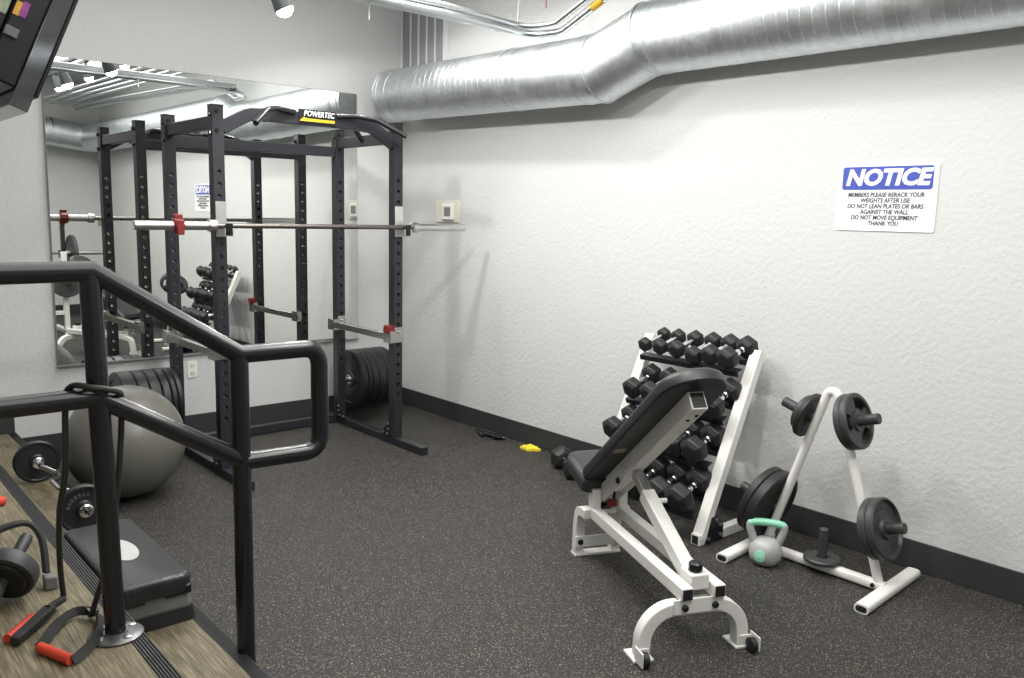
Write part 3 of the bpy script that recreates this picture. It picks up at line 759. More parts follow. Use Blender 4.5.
# backrest
pb = V((.105, 0, .40)); pt = V((.86, 0, .978)); pdir = (pt-pb).normalized(); pn = V((-pdir.z, 0, pdir.x))
def pad_mesh(w, L, t, r_end):
    """upholstered pad: outline in (u along, v across) extruded by t with soft edges"""
    out = []
    hw = w/2
    def ol(inset):
        pts = []
        for cx_, cy_, a, rr in ((L-r_end, hw-r_end, 0, r_end), (.03, hw-.03, 90, .03), (.03, -hw+.03, 180, .03), (L-r_end, -hw+r_end, 270, r_end)):
            for k in range(9):
                q = math.radians(a+90*k/8); pts.append((cx_+(rr-inset)*math.cos(q), cy_+(rr-inset)*math.sin(q)))
        return pts
    lev = [(0, .006), (.006, 0), (t*.55, 0), (t*.8, .006), (t*.95, .018), (t, .04)]
    return lev, ol
PADW, PADL, PADT = .27, (pt-pb).length+.075, .062
lev, ol = pad_mesh(PADW, PADL, PADT, .125)
levels = []
for h, ins in lev: levels.append([pb+pdir*u+V((0, 1, 0))*v+pn*h for u, v in ol(ins)])
B(loft(levels), 'backrest_pad', M['pad'])
bo_ = -.036
q0 = pb+pdir*.03+pn*bo_; q1 = pb+pdir*(PADL-.095)+pn*bo_
bmx = B(MB().beam(q0, q1, .066, .072, up=pn), 'backrest_beam', M['white'], bevel=.004)
B(MB().beam(q1-pdir*.004, q1+pdir*.002, .054, .060, up=pn), 'beam_end', M['rubber'], bmx, label='dark face painted for the shade inside the open beam')  # dark slab paints in the shade of the hollow beam
for dv in (-.0, ):
    for du in (.06, .10):
        B(MB().lathe([(0, 0), (0, .009), (.003, .007), (.003, 0)], q1-pdir*du-pn*.0365+V((0, .012 if du == .06 else -.006, 0)), -pn, 12), 'bolt', M['black'], bmx, label='black bolt')
lp = pb+pdir*.36+V((0, -.085, 0))
B(MB().beam(lp-pdir*.022, lp+pdir*.022, .05, .002, up=pn), 'maker_label', M['tan'], label='small tan label')
# rear yoke
for s in (-1, 1):
    B(MB().bx(.075, .125, s*.066-.020, s*.066+.020, RZ_-.02, .36), 'rear_upright', M['white'], bevel=.003)
    yk = MB().prism([(.12, s*.036, .30), (.33, s*.036, .455), (.37, s*.036, .53), (.30, s*.036, .525), (.08, s*.036, .36)], (0, s*.005, 0))
    B(yk, 'hinge_plate', M['white'])
    B(MB().lathe([(0, 0), (0, .014), (.008, .014), (.010, 0)], (.295, s*.042, .455), (0, s, 0), 14), 'bolt', M['black'], label='black bolt')
B(MB().bx(.13, .16, -.02, .02, .285, .315), 'latch', M['red'], bevel=.003, label='red latch')
# rear foot : bent tube plus bolted plate
rf = [(.10, -.075, RZ_-.01), (.06, -.075, RZ_-.012), (.0, -.085, RZ_-.03), (-.04, -.09, RZ_-.09), (-.045, -.095, .02)]
B(MB().rtube(smooth_path([(.11, -.10, RZ_-.005), (.06, -.10, RZ_-.006), (.015, -.10, RZ_-.03), (-.005, -.10, .12), (-.008, -.10, .006)], 5), .045, .045, up=(0, 1, 0)), 'rear_foot', M['white'], bevel=.003)
B(MB().rtube(smooth_path([(.11, .085, RZ_-.005), (.06, .085, RZ_-.006), (.015, .085, RZ_-.03), (-.005, .085, .12), (-.008, .085, .006)], 5), .045, .045, up=(0, 1, 0)), 'rear_foot', M['white'], bevel=.003)
rp = B(MB().bx(.016, .024, -.125, .11, .045, .10), 'rear_plate', M['white'], bevel=.002)
B(MB().bx(-.035, .02, -.125, .11, 0, .012), 'rear_sole', M['white'], bevel=.002)
for s in (-.10, .085): B(MB().lathe([(0, 0), (0, .014), (.008, .012), (.01, 0)], (.024, s, .072), (1, 0, 0), 14), 'bolt', M['black'], rp, label='black bolt')
# short seat at the far end
slev, sol = pad_mesh(.25, .30, .075, .07)
sb0 = V((.10, 0, .335)); sd = V((-.96, 0, .20)).normalized(); sn = V((sd.z, 0, -sd.x))
if sn.z < 0: sn = -sn
B(loft([[sb0+sd*u+V((0, 1, 0))*v+sn*h for u, v in sol(ins)] for h, ins in slev]), 'seat_pad', M['padgrey'])
B(MB().beam(sb0-sn*.025, sb0+sd*.24-sn*.025, .05, .045), 'seat_beam', M['white'], bevel=.003)

# ================================================================== PLATE TREE
TXc = -.36
pt_ = thing('plate_tree', 'white A-frame weight plate tree standing against the right wall', 'plate rack', (TXc, -4.06, 0))
def oval_tube(p0, p1, w, h):
    p0 = V(p0); p1 = V(p1); d = (p1-p0).normalized()
    sec = []
    for k in range(20):
        a = 2*PI*k/20; c, s = math.cos(a), math.sin(a)
        sec.append((math.copysign(abs(c)**.6, c)*w/2, math.copysign(abs(s)**.6, s)*h/2))
    return MB().sweep([p0, p1], sec, True, (0, 0, 1))
for y0, x0 in ((-4.374, -.634), (-3.703, -.650)):
    xe = -.085 if y0 < -4 else -.20
    ft = oval_tube((x0, y0, .022), (xe, y0+.03, .022), .062, .040).build('foot', M['white'], pt_)
    d = V((xe-x0, .03, 0)).normalized()
    oval_tube(V((x0, y0, .022))-d*.001, V((x0, y0, .022))+d*.003, .046, .026).build('socket', M['rubber'], ft, label='black face painted for the shade inside the open tube')  # shade of the hollow foot put in as a black slab
oval_tube((TXc, -3.69, .026), (TXc, -4.345, .026), .05, .042).build('base_tube', M['white'], pt_)
Lb, Lt = V((TXc, -3.747, .03)), V((TXc, -4.010, .828)); Rb, Rt = V((TXc, -4.316, .03)), V((TXc, -4.060, .830))
MB().cyl(Lb, Lt, .0205, 20).build('frame_tube', M['white'], pt_)
MB().cyl(Rb, Rt, .0205, 20).build('frame_tube', M['white'], pt_)
MB().tube(smooth_path([Lt-V((0, -.004, .012)), Lt+V((0, -.010, .010)), Rt+V((0, .012, .010)), Rt-V((0, .004, .012))], 6), .0205, 20).build('top_bend', M['white'], pt_)
nl = V((0, .950, .312)).normalized(); nr = V((0, -.952, .305)).normalized()
def on(a, b, z): t = (z-a.z)/(b.z-a.z); return a+(b-a)*t
pegs = dict(TL=(on(Lb, Lt, .70), nl, .18), ML=(on(Lb, Lt, .225), nl, .22), TR=(on(Rb, Rt, .712), nr, .165), MR=(on(Rb, Rt, .262), nr, .172))
for k_, (p, d, L) in pegs.items():
    po = MB().lathe([(.015, 0), (.015, .024), (L-.003, .024), (L, .021), (L, 0)], p, d, 24).build('peg', M['iron'], pt_)
pb0 = V((TXc-.0, -4.045, .045))
MB().lathe([(0, 0), (0, .021), (.155, .021), (.158, .018), (.158, 0)], pb0, (0, 0, 1), 22).build('upright_peg', M['iron'], pt_)
for y in (-4.30, -4.34, -3.80): MB().cyl((TXc-.034, y, .03), (TXc-.02, y, .03), .009, 10).build('bolt', M['black'], pt_, label='black bolt')
def iron_plate(p, d, off, t, R, label, grips=3, mat_='iron', rim=.02, hub=.045, dish=.008, txt=None, name='weight_plate'):
    """plate on a peg: p peg root, d peg direction, off distance of plate centre"""
    c = V(p)+V(d)*off
    o = thing(name, label, 'weight plate', c, 0, 'plates on the white plate tree')
    d = V(d).normalized()
    if not grips:
        MB().lathe(plate_profile(t, R, .026, rim, hub, dish), (0, 0, 0), d, 56, close=True).build('disc', M[mat_], o, local=True); return o
    # rim + hub + web with openings
    h = t/2; ri = R-rim
    MB().lathe([(-h, ri), (-h, R-.005), (-h+.005, R), (h-.005, R), (h, R-.005), (h, ri)], (0, 0, 0), d, 56, close=True).build('rim', M[mat_], o, local=True)
    MB().lathe([(-h, .0255), (-h, hub), (h, hub), (h, .0255)], (0, 0, 0), d, 32, close=True).build('hub', M[mat_], o, local=True)
    x, y, z = frame(d); w = MB(); wt = h-dish
    n = 72; half = 360/grips*.27
    ra, rb_ = hub-.002+ (ri-hub)*.22, ri-(ri-hub)*.06
    radii = [hub-.003, ra, (ra+rb_)/2, rb_, ri+.003]
    vs = []; fs = []
    for sgn in (-1, 1):
        for r in radii:
            for k in range(n):
                a = 2*PI*k/n; vs.append(x*(r*math.cos(a))+y*(r*math.sin(a))+z*(sgn*wt))
    def openq(k):
        a = (360*(k+.5)/n) % (360/grips); return abs(a-180/grips) < half
    m5 = len(radii)
    for si in (0, 1):
        for i in range(m5-1):
            for k in range(n):
                if i in (1, 2) and openq(k): continue
                A = si*m5*n+i*n; Bq = A+n; fs.append((A+k, A+(k+1) % n, Bq+(k+1) % n, Bq+k))
    for k in range(n):
        for i in (1, 3):
            if openq(k): A = i*n; Bq = m5*n+i*n; fs.append((A+k, A+(k+1) % n, Bq+(k+1) % n, Bq+k))
        if openq(k) != openq((k-1) % n):
            for i in (1, 2):
                A = i*n+k; Bq = m5*n+i*n+k; fs.append((A, A+n, Bq+n, Bq))
    w.add(vs, fs); w.build('web', M[mat_], o, local=True)
    return o
p, d, L = pegs['TR']
iron_plate(p, d, .030, .029, .125, 'grey iron grip plate on the upper right peg, inner of two', 3)
iron_plate(p, d, .060, .029, .125, 'grey iron grip plate on the upper right peg, outer of two facing the camera', 3)
p, d, L = pegs['MR']
iron_plate(p, d, .042, .036, .134, 'black iron plate on the lower right peg, inner of two', 0, 'iron', .022, .05, .008)
q = iron_plate(p, d, .079, .036, .134, 'black iron plate on the lower right peg, outer of two facing the camera', 0, 'iron', .018, .042, .015)
fr = frame(nr)
X_ = V((1, 0, 0)); Y_ = nr.cross(X_)
if Y_.z < 0: Y_ = -Y_
RX_ = Y_.cross(nr)
ring_text(q, 'STANDARD BARBELL', .087, .026, RX_, Y_, nr, 170, 21, M['iron'], .0045)
p, d, L = pegs['ML']
iron_plate(p, d, .050, .050, .178, 'large black plate on the lower left peg behind the kettlebell, nearest the frame', 0, 'rubber', .03, .05, .006)
iron_plate(p, d, .098, .040, .172, 'large black plate on the lower left peg beside the dumbbell rack', 0, 'rubber', .03, .05, .006)
p, d, L = pegs['TL']
iron_plate(p, d, .042, .030, .108, 'small dark plate on the upper left peg of the plate tree, nearest the frame', 0, 'rubber', .02, .04, .006)
iron_plate(p, d, .071, .026, .085, 'smaller dark plate on the upper left peg of the plate tree, outer one', 0, 'iron', .016, .036, .005)
iron_plate(pb0+V((0, 0, .002)), (0, 0, 1),   .012, .022, .083, 'thin black plate lying flat around the upright base peg of the plate tree', 0, 'iron', .014, .036, .004)

# ================================================================== KETTLEBELL
KC = V((-.490, -3.832, 0))
kb = thing('kettlebell', 'grey kettlebell with mint green handle on the floor before the plate tree', 'kettlebell', KC)
MB().lathe([(0, 0), (0, .045), (.005, .055), (.02, .068), (.042, .075), (.065, .076), (.09, .071), (.112, .056), (.124, .036), (.128, 0)], KC, (0, 0, 1), 44).build('body', M['kbgrey'], kb)
cd = V((-3.885, -5.885, 0))-KC; cd.z = 0; cd.normalize(); rt = V((-cd.y, cd.x, 0))
if (rt.x*.754-rt.y*.657) < 0: rt = -rt
Z = V((0, 0, 1))
hp = [KC+rt*a+Z*b for a, b in ((-.046, .085), (-.064, .130), (-.075, .168), (-.066, .193), (0, .199), (.066, .193), (.075, .168), (.064, .130), (.046, .085))]
sp = smooth_path(hp, 5)
n_ = len(sp)
MB().tube(sp[:int(n_*.36)+1], .0185, 16).build('horn', M['kbgrey'], kb)
MB().tube(sp[int(n_*.64):], .0185, 16).build('horn', M['kbgrey'], kb)
MB().tube(sp[int(n_*.28):int(n_*.72)+2], .0175, 18).build('grip', M['mint'], kb, label='mint green grip')
en = (cd*.94-rt*.33).normalized(); er = (rt*.94+cd*.33).normalized()
ec = KC+en*.0745+Z*.056
em = MB().lathe([(-.012, 0), (-.012, .027), (.003, .027), (.005, .022), (.005, 0)], ec, en+Z*.08, 32).build('emblem', M['mint'], kb, label='mint green round emblem')
place_text('lettering', text_mesh('10', .024, bold=.0008), M['mintd'], er, (Z-en*.08).normalized(), ec+en*.0062+Z*.0008, em)

# ================================================================== NOTICE SIGN
SY0, SY1, SZ0, SZ1 = -3.792, -4.259, 1.556, 1.869
sg = thing('notice_sign', 'white notice sign with blue header on the right wall', 'sign', (0, (SY0+SY1)/2, (SZ0+SZ1)/2))
def yz_rrect(y0, y1, z0, z1, r, x):
    return [(x, p[0], p[1]) for p in [(q[0], q[1]) for q in rrect(min(y0, y1), max(y0, y1), z0, z1, r, 0)]]
bdp = MB().prism(yz_rrect(SY0, SY1, SZ0, SZ1, .012, -.005), (.004, 0, 0)).build('panel', M['signw'], sg)
hd = MB().prism(yz_rrect(SY0-.022, SY1+.022, 1.746, 1.852, .012, -.0062), (.001, 0, 0)).build('header', M['signb'], sg, label='blue header panel')
yc = (SY0+SY1)/2
place_text('header_lettering', text_mesh('NOTICE', .100, shear=.2, bold=.0045, sx=1.06), M['signw'], (0, -1, 0), (0, 0, 1), (-.0068, yc, 1.799), hd)
lines = ['MEMBERS PLEASE RERACK YOUR', 'WEIGHTS AFTER USE', 'DO NOT LEAN PLATES OR BARS', 'AGAINST THE WALL', 'DO NOT MOVE EQUIPMENT', 'THANK YOU']
for k, l in enumerate(lines):
    place_text('lettering', text_mesh(l, .0285, shear=.12, bold=.0005, sx=.86), M['ink'], (0, -1, 0), (0, 0, 1), (-.0062, yc, 1.722-.0262*k), bdp)

# ================================================================== THERMOSTAT, OUTLET, GRILLE
th = thing('thermostat', 'cream thermostat on a wall plate beside the barbell end', 'thermostat', (0, -.65, 1.605))
MB().bx(-.012, 0, -.800, -.505, 1.525, 1.688).build('wall_plate', M['cream'], th, bevel=.004)
tb = MB().bx(-.035, -.012, -.748, -.612, 1.545, 1.662).build('housing', M['outw'], th, bevel=.006)
MB().bx(-.0365, -.035, -.722, -.645, 1.572, 1.640).build('display', M['lcd'], tb, label='grey display')
ol_ = thing('wall_outlet', 'white double power outlet low on the back wall', 'outlet', (-1.744, 0, .466))
pp = MB().bx(-1.779, -1.709, -.008, -.001, .408, .527).build('cover_plate', M['outw'], ol_, bevel=.003)
for z in (.494, .440):
    sk = MB().bx(-1.762, -1.726, -.0105, -.008, z-.016, z+.016).build('socket', M['cream'], ol_, bevel=.004)
    for dx in (-.008, .008): MB().bx(-1.744+dx-.0015, -1.744+dx+.0015, -.011, -.0102, z-.006, z+.007).build('slot', M['ink'], sk)
GY0, GY1, GZ0, GZ1 = -.006, -.625, 2.35, 3.22
gv = thing('return_grille', 'pale louvred air return grille high on the right wall above the duct', 'vent grille', (0, -.30, 2.35))
fr_ = MB()
fr_.bx(-.012, -.001, GY1, GY0, GZ1-.03, GZ1); fr_.bx(-.012, -.001, GY1, GY0, GZ0, GZ0+.03)
fr_.bx(-.014, -.001, GY1, GY1+.045, GZ0, GZ1); fr_.bx(-.014, -.001, GY0-.025, GY0, GZ0, GZ1)
fr_.build('frame', M['vent'], gv)
dv = MB()
for k in range(1, 5):
    y = GY0-.03+(GY1+.045-GY0+.03)*k/5; dv.bx(-.012, -.001, y-.006, y+.006, GZ0+.03, GZ1-.03)
dv.build('dividers', M['vent'], gv)
sl = MB()
nz_ = 62
for k in range(nz_):
    z = GZ0+.035+(GZ1-GZ0-.07)*k/(nz_-1)
    sl.add([(-.009, GY1+.04, z-.004), (-.009, GY0-.02, z-.004), (-.002, GY0-.02, z+.006), (-.002, GY1+.04, z+.006)], [(0, 1, 2, 3)])
sl.bx(-.002, -.001, GY1+.04, GY0-.02, GZ0+.03, GZ1-.03)
sl.build('louvres', M['ventd'], gv, label='grey louvres')

# ================================================================== SPIRAL DUCT
du = thing('spiral_duct', 'big galvanised spiral air duct with a jog along the right wall', 'duct', (-.25, -.30, 2.46))
def duct_seg(a, b_, r, name, pitch=.060, r2=None, seam=True, thick=True):
    a = V(a); b_ = V(b_); L = (b_-a).length; prof = []; k = 0; t = 0
    prof.append((0, r))
    t = pitch*.5
    while t < L-pitch*.3 and seam:
        prof += [(t-.006, r), (t-.0025, r+.0001), (t-.001, r+.0012), (t+.001, r+.0012), (t+.0025, r+.0001), (t+.006, r)]; t += pitch*random.uniform(.92, 1.08)
    prof.append((L, r))
    q = (b_-a).normalized().to_track_quat('Z', 'Y')
    mb = MB().lathe(prof, (0, 0, 0), (0, 0, 1), 56)
    if thick: mb.lathe([(0, r-.004), (L, r-.004)], (0, 0, 0), (0, 0, 1), 56)
    o = mb.build(name, M['galv'], None, smooth=50); o.parent = du; o.location = a-V(du.location); o.rotation_mode = 'QUATERNION'; o.rotation_quaternion = q
    return o
DR = .190
A0, A1 = V((-.235, -.25, 2.470)), V((-.244, -2.44, 2.430))
E1, E2 = V((-.200, -2.78, 2.556)), V((-.205, -7.0, 2.535))
def band(a, d, r, w, name='seam_band'):
    d = V(d).normalized(); q = d.to_track_quat('Z', 'Y')
    o = MB().lathe([(-w/2, r), (-w/2, r+.004), (-w/2+.003, r+.006), (w/2-.003, r+.006), (w/2, r+.004), (w/2, r)], (0, 0, 0), (0, 0, 1), 56).build(name, M['galv'], None)
    o.parent = du; o.location = V(a)-V(du.location); o.rotation_mode = 'QUATERNION'; o.rotation_quaternion = q
dA = (A1-A0).normalized(); dE = (E2-E1).normalized()
# smooth flanged end collar then spiral run
duct_seg(A0, A0+dA*.16, DR, 'end_collar', seam=False)
MB().lathe([(0, 0), (0, DR-.005), (.003, DR-.005), (.003, 0)], A0+dA*.05, dA, 56).build('end_fill_disc', M['galv'], du)  # added disc so the open duct end reads light instead of black inside
band(A0+dA*.004, dA, DR, .012, 'rim'); band(A0+dA*.05, dA, DR-.002, .006); band(A0+dA*.16, dA, DR-.002, .01)
duct_seg(A0+dA*.16, A1-dA*.10, DR, 'spiral_run')
duct_seg(A1-dA*.10, A1, DR+.001, 'elbow_collar', seam=False)
band(A1-dA*.10, dA, DR-.001, .008)
# two mitred gores of the jog
midp = (A1+E1)/2; jd = (E1-A1).normalized()
def gore(path, r):
    sec = [(r*math.cos(2*PI*k/56), r*math.sin(2*PI*k/56)) for k in range(56)]
    mb = MB(); mb.sweep(path, sec, False, (0, 0, 1)); return mb
gore([A1-dA*.02, A1, E1-dE*.03, E1+dE*.0], DR+.0005).build('elbow_gore', M['galv'], du)
bis1 = (dA+jd).normalized(); bis2 = (dE+jd).normalized()
band(A1, bis1, DR+.004, .008); band(E1-dE*.03, bis2, DR+.004, .010)
duct_seg(E1, E2, DR, 'spiral_run')
band(E1+dE*.01, dE, DR-.001, .008); band(E1+dE*.07, dE, DR-.001, .006)
gore(fillet([E2, (E2.x-.01, -7.42, 2.535), (-.75, -7.42, 2.60)], .30, 10), DR+.001).build('elbow', M['galv'], du)
duct_seg((-.75, -7.42, 2.60), (-6.4, -7.42, 2.62), DR, 'cross_run')
# hanger wire round the duct
w_ = MB()
cw = A0+dA*1.46
w_.tube([cw+V((math.cos(a)*(DR+.004), 0, math.sin(a)*(DR+.004))) for a in [2*PI*k/40 for k in range(40)]], .0018, 6, closed=True)
w_.tube([cw+V((-.08, 0, DR-.012)), cw+V((-.04, -.02, DR+.10)), cw+V((-.03, -.03, ZC-cw.z))], .0018, 6)
w_.build('hanger_wire', M['pipe'], du, label='thin hanger wire')

# ================================================================== CONDUITS
cb_ = 'electrical conduits under the ceiling'
CR = .017
def conduit(k, path, label, r=CR, rad=.12):
    o = MB().tube(fillet(path, rad, 8), r, 14).build('conduit', M['pipe'], loc=path[0])
    tag(o, label, 'conduit', cb_); return o
zc = 2.690
c1 = conduit(0, [(-6.3, -1.92, zc), (-1.0, -1.955, zc-.006), (-.38, -1.975, 2.655), (-.38, -2.23, 2.640), (-.38, -2.66, 2.806), (-.42, -7.3, 2.92)], 'galvanised conduit bending toward the camera above the duct, lowest of the bundle', .021, .16)
conduit(1, [(-6.3, -1.925, zc+.040), (-1.0, -1.96, zc+.036), (-.425, -1.985, 2.692), (-.425, -2.23, 2.680), (-.425, -2.66, 2.846), (-.465, -7.3, 2.96)], 'galvanised conduit stacked just above the lowest bent conduit', .016, .16)
for k_, lb_ in enumerate(('nearest the duct', 'second from the duct', 'third from the duct', 'farthest from the duct')):
    xk, yk = -.62-.13*k_, -2.34-.05*k_
    conduit(2, [(-6.3, yk, 2.92), (xk, yk, 2.92), (xk, -7.3, 2.96)], 'upper galvanised conduit with a right-angle bend, '+lb_, .016, .12)
MB().tube([(-.38, -2.475, 2.7346), (-.38, -2.555, 2.7655)], .0222, 14).build('warning_tape', M['ysteel'], c1, label='yellow tape band')
ch = thing('strut_channel', 'galvanised strut channel hung by rods across the back of the room', 'strut channel', (-3.4, -1.84, 2.69))
sc_ = MB(); sc_.beam((-6.3, -1.84, 2.685), (-.56, -1.855, 2.685), .055, .004); sc_.beam((-6.3, -1.815, 2.70), (-.56, -1.83, 2.70), .004, .035); sc_.beam((-6.3, -1.865, 2.70), (-.56, -1.88, 2.70), .004, .035)
sc_.build('channel', M['pipe'], ch)
for x in (-1.42, -2.9, -4.4, -5.8): MB().cyl((x, -1.845, 2.60), (x, -1.845, ZC), .006, 8).build('threaded_rod', M['zinc'], ch)
kl = MB(); kl.bx(-.60, -.53, -1.96, -1.89, zc-.028, zc+.03); kl.build('clamp', M['lampbody'], ch, bevel=.004)
tag(MB().tube([(-.42, -2.14, 2.78), (-.42, -2.14, ZC)], .005, 8).build('threaded_rod', M['rust'], loc=(-.42, -2.14, 2.78)), 'thin reddish threaded rod rising from the bent conduit', 'threaded rod')

# ================================================================== TRACK LIGHTS
def track(x, y0, y1, z, label):
    t = thing('light_track', label, 'light track', (x, (y0+y1)/2, z))
    MB().bx(x-.018, x+.018, y0, y1, z-.012, z+.012).build('rail', M['lampbody'], t)
    for y in (y0-.3, y1+.3): MB().cyl((x, y, z+.012), (x, y, ZC), .005, 8).build('hanger_rod', M['zinc'], t)
    return t
T1 = -1.74
track(T1, -1.35, -6.6, 2.86, 'grey lighting track hung over the middle of the gym floor')
T2 = -1.02
track(T2, -.9, -7.0, 3.19, 'grey lighting track under the ceiling near the conduits')
def head(x, y, z, aim, label, power, ztrack, cone=176):
    h = thing('track_spotlight', label, 'spotlight', (x, y, z), 0, 'track spotlights')
    d = V(aim).normalized(); lens = V((x, y, z))
    MB().lathe([(-.145, 0), (-.145, .026), (-.12, .036), (-.03, .048), (.004, .053), (.004, .046), (-.006, .044), (-.006, 0)], lens, d, 28).build('can', M['lampbody'], h)
    MB().lathe([(-.004, 0), (-.004, .046), (.010, .0455), (.022, .041), (.034, .031), (.042, .016), (.045, 0)], lens, d, 28).build('lens', M['lens'], h, label='glowing white lens')
    b = lens-d*.11
    MB().tube([b, V((b.x, b.y, ztrack-.012))], .009, 8).build('stem', M['lampbody'], h)
    MB().bx(b.x-.022, b.x+.022, b.y-.05, b.y+.05, ztrack-.036, ztrack-.012).build('adaptor', M['lampbody'], h)
    L = bpy.data.lights.new('spot', 'SPOT'); L.energy = power; L.spot_size = math.radians(cone); L.spot_blend = .25; L.shadow_soft_size = .045; L.color = (1, .985, .95)
    o = bpy.data.objects.new('spot_lamp', L); COL.objects.link(o); o.location = lens+d*.052
    o.rotation_euler = d.to_track_quat('-Z', 'Y').to_euler()
    return h
SP = 60
head(T1, -1.51, 2.655, (.48, -.15, -1), 'glowing spotlight hanging above the power rack', 50, 2.86, 142)
head(T1-.03, -2.62, 2.655, (.35, .05, -1), 'glowing spotlight reflected in the mirror above the bench area', 60, 2.86, 150)
head(T1, -3.95, 2.655, (.25, .1, -1), 'spotlight over the bench, third along the main track', 46, 2.86, 160)
head(T1, -5.30, 2.655, (.2, .1, -1), 'spotlight behind the bench, fourth along the main track', 46, 2.86, 165)
for y_, lb, pw in ((-1.0, 'spotlight on the upper track above the rack, nearest the mirror', 31), (-2.2, 'spotlight on the upper track, second from the mirror', 30), (-3.4, 'spotlight on the upper track, third from the mirror', 21), (-4.6, 'spotlight on the upper track above the plate tree', 15), (-5.8, 'spotlight on the upper track farthest from the mirror', 16)):
    head(T2, y_, 3.0, (.25, 0, -1), lb, pw, 3.19, 158)
# added soft fill lamps, no fittings behind them, to lift the whole room
def area(loc, sx, sy, e, rot=(0, 0, 0), col=(1, .99, .97)):
    L = bpy.data.lights.new('fill_light', 'AREA'); L.shape = 'RECTANGLE'; L.size = sx; L.size_y = sy; L.energy = e; L.color = col
    o = bpy.data.objects.new('fill_light', L); COL.objects.link(o); o.location = loc; o.rotation_euler = rot; return o
area((-2.0, -3.6, ZC-.06), 2.8, 5.6, 150)
area((-4.6, -6.6, 2.6), 1.2, 1.0, 12, (math.radians(62), 0, math.radians(-38)))

# ================================================================== TELEVISION (seen from behind, tilted down)
tv = thing('television', 'black flat television seen edge-on at the top left, tilted downward', 'television', (-3.32, -3.2, 1.88))
tx = V((.385, 0, .923)).normalized()      # up along the screen
tn = V((tx.z, 0, -tx.x))                   # screen normal (into the room)
ty = V((0, 1, 0))
o0 = V((-3.306, -3.2, 1.884))             # near bottom front corner
def tvbox(u0, u1, v0, v1, w0, w1):
    mb = MB(); vs = []
    for u in (u0, u1):
        for v in (v0, v1):
            for w in (w0, w1): vs.append(o0+tx*u+ty*v-tn*w)
    return mb.add(vs, [(0, 1, 3, 2), (4, 6, 7, 5), (0, 4, 5, 1), (2, 3, 7, 6), (0, 2, 6, 4), (1, 5, 7, 3)])
HT, WD = .66, 1.10
fb = MB()
bz = tvbox(-.0, HT, 0, WD, 0, .010); bz.build('front_bezel', M['tvb'], tv, bevel=.003)
tvbox(.02, HT-.02, .02, WD-.02, -.0015, .0).build('screen', M['screen'], tv)
tvbox(-.048, HT+.012, .004, WD-.004, .010, .058).build('glossy_edge', M['tvgloss'], tv, bevel=.002, label='glossy silver side edge')
tvbox(.0, HT-.02, .006, WD-.02, .058, .135).build('back_cover', M['tvb'], tv, bevel=.006)
pt2 = tvbox(.12, .44, .02, .36, .135, .19).build('port_housing', M['tvb'], tv, bevel=.006)
tvbox(.122, .148, -.004, .03, .100, .134).build('port', M['greyp'], tv, bevel=.002, label='pale port block')
tvbox(.185, .228, .0035, .0055, .099, .115).build('sticker', M['stick1'], tv, label='purple sticker')
tvbox(.183, .222, .0035, .0055, .116, .131).build('sticker', M['stick2'], tv, label='orange sticker')
tvbox(.175, .25, .0165, .0195, .142, .18).build('sticker', M['stick3'], tv, label='pale green sticker')
c_ = o0+tx*.33+ty*.55-tn*.13
MB().tube([c_, c_-tn*.10, V((c_.x-.12, c_.y, c_.z+.10)), V((c_.x-.12, c_.y, ZC))], .022, 14).build('ceiling_mount', M['black'], tv)

# ================================================================== SMALL THINGS ON THE FLOOR
jr = thing('jump_rope', 'black jump rope bunched on the floor against the right baseboard', 'jump rope', (-.09, -1.3, 0))
pth = []
for k in range(60):
    a = k/59*5.2*PI; pth.append((-.085+.032*math.cos(a)+.02*math.sin(a*.37), -1.29-.10*math.sin(a)+.06*math.sin(a*.31), .008+.022*(k/59)))
MB().tube(pth, .007, 8).build('cord', M['rubber'], jr)
MB().cyl((-.12, -1.38, .014), (-.055, -1.44, .014), .013, 12).build('handle', M['black'], jr)
MB().cyl((-.115, -1.215, .014), (-.150, -1.30, .014), .013, 12).build('handle', M['black'], jr)
yl = MB(); g = 12; vs = []; fs = []
random.seed(3)
for sgn in (0, 1):
    for i in range(g+1):
        for j in range(g+1):
            u = i/g-.5; v = j/g-.5
            h = .012+.030*abs(math.sin(u*9+1.3*math.sin(v*7)))*max(0, 1-1.6*(u*u+v*v)**.5)+.006*random.random()
            edge = 1-.25*abs(math.sin(5*math.atan2(v, u)))
            vs.append((-.082+u*.09*edge+v*.02, -1.735+v*.12*edge-u*.05, (h if sgn else .001)))
for i in range(g):
    for j in range(g):
        a = i*(g+1)+j; fs.append((a, a+1, a+g+2, a+g+1)); q = (g+1)**2; fs.append((q+a, q+a+g+1, q+a+g+2, q+a+1))
q = (g+1)**2
rimv = [i*(g+1) for i in range(g+1)]+[g*(g+1)+j for j in range(1, g+1)]+[i*(g+1)+g for i in range(g-1, -1, -1)]+[j for j in range(g-1, 0, -1)]
for a, c in zip(rimv, rimv[1:]+rimv[:1]): fs.append((a, c, q+c, q+a))
yl.add(vs, fs)
tag(yl.build('cleaning_cloth', M['yellow'], loc=(-.082, -1.735, 0), smooth=25), 'crumpled yellow cloth on the rubber floor by the right baseboard', 'cloth')

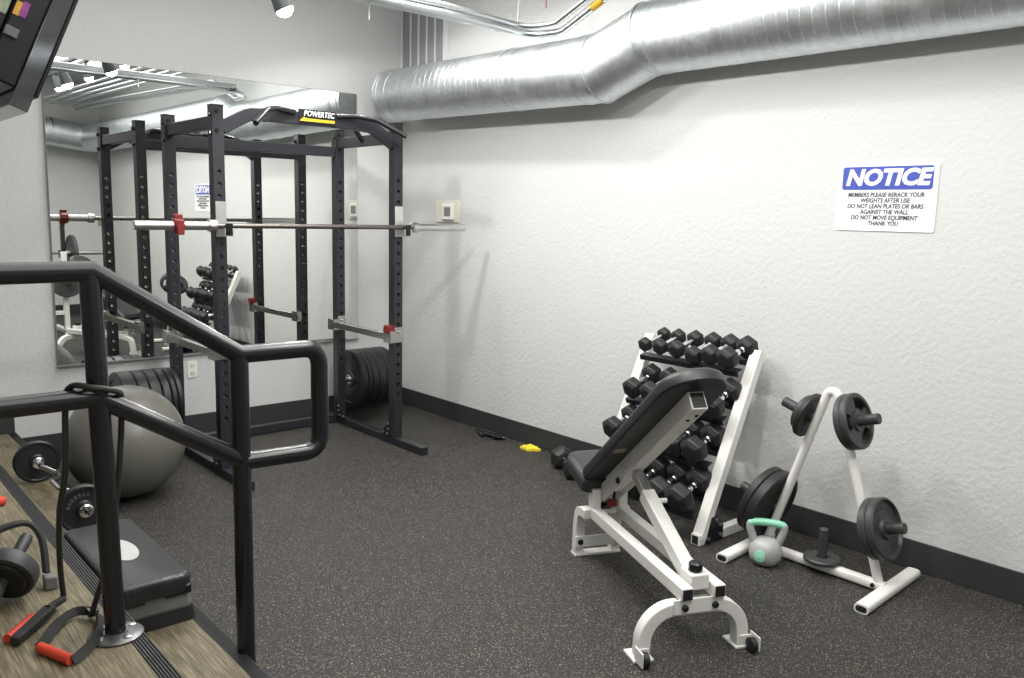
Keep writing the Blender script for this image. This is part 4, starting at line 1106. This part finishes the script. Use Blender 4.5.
# ================================================================== BENCH PRESS STATION (seen only in the mirror)
bpx = thing('bench_press', 'white bench press station with dark upright tops, seen in the mirror', 'bench press', (-1.70, -5.9, 0))
BPY = -5.72
for x in (-1.09, -2.31):
    u = MB().bx(x-.03, x+.03, BPY-.03, BPY+.03, 0.05, 1.02).build('upright', M['white'], bpx, bevel=.004)
    MB().bx(x-.024, x+.024, BPY-.024, BPY+.024, 1.02, 1.38).build('upright_top', M['black'], bpx, bevel=.004)
    MB().bx(x-.035, x+.035, BPY-.55, BPY+.25, 0, .05).build('foot', M['white'], bpx, bevel=.004)
    hk = MB(); hk.bx(x-.03, x+.03, BPY-.10, BPY-.03, .94, .98); hk.bx(x-.03, x+.03, BPY-.112, BPY-.1, .94, 1.03)
    hk.build('bar_hook', M['black'], bpx)
    MB().cyl((x, BPY+.03, .66), (x, BPY+.22, .66), .022, 16).build('storage_peg', M['iron'], bpx)
MB().bx(-2.28, -1.12, BPY-.03, BPY+.03, .235, .285).build('crossbar', M['white'], bpx, bevel=.004)
MB().bx(-1.725, -1.675, BPY-1.05, BPY-.03, .30, .35).build('bench_beam', M['white'], bpx, bevel=.004)
MB().bx(-1.725, -1.675, BPY-1.02, BPY-.97, .0, .30).build('bench_leg', M['white'], bpx, bevel=.004)
MB().bx(-1.845, -1.555, BPY-1.10, BPY-.02, .37, .44).build('bench_pad', M['pad'], bpx, bevel=.02, seg=3)
bb2 = dup(bb, 'second steel barbell on the bench press station seen in the mirror', (-1.70, BPY-.067, .998))
def side_plate(c, d, label, R=.225):
    o = thing('weight_plate', label, 'weight plate', c, 0, 'plates on the bench press')
    MB().lathe(plate_profile(.045, R, .026, .03, .055, .008), (0, 0, 0), d, 48, close=True).build('disc', M['iron'], o, local=True)
side_plate((-.975, BPY-.067, .998), (1, 0, 0), 'grey iron plate loaded on the right end of the bench press bar')
side_plate((-2.425, BPY-.067, .998), (1, 0, 0), 'grey iron plate loaded on the left end of the bench press bar')
side_plate((-1.09, BPY+.09, .66), (0, 1, 0), 'grey iron plate stored on the right upright peg of the bench press', .20)
side_plate((-2.31, BPY+.09, .66), (0, 1, 0), 'grey iron plate stored on the left upright peg of the bench press', .20)

# ================================================================== WORLD, CAMERA
w = bpy.data.worlds.new('room_air'); bpy.context.scene.world = w; w.use_nodes = True
w.node_tree.nodes['Background'].inputs['Color'].default_value = (.9, .95, 1, 1)
w.node_tree.nodes['Background'].inputs['Strength'].default_value = .3
F_, YAW, PITCH, ROLL = 843.6868, .7165, .1464, -.0222
cyw, syw, cp, sp_ = math.cos(YAW), math.sin(YAW), math.cos(PITCH), math.sin(PITCH)
Fw = V((syw*cp, cyw*cp, -sp_)); Rt_ = V((cyw, -syw, 0)); Dn = Fw.cross(Rt_)
r2 = Rt_*math.cos(ROLL)+Dn*math.sin(ROLL); d2 = -Rt_*math.sin(ROLL)+Dn*math.cos(ROLL)
cam = bpy.data.cameras.new('camera'); co = bpy.data.objects.new('camera', cam); COL.objects.link(co)
cam.sensor_fit = 'HORIZONTAL'; cam.sensor_width = 36; cam.lens = F_/1024*36; cam.clip_start = .05
Mx = Matrix((r2, -d2, -Fw)).transposed().to_4x4(); Mx.translation = V((-3.885, -5.8848, 1.5949)); co.matrix_world = Mx
sc = bpy.context.scene; sc.camera = co
sc.view_settings.view_transform = 'Standard'; sc.view_settings.look = 'None'; sc.view_settings.exposure = .08; sc.view_settings.gamma = 1
sc.cycles.max_bounces = 8
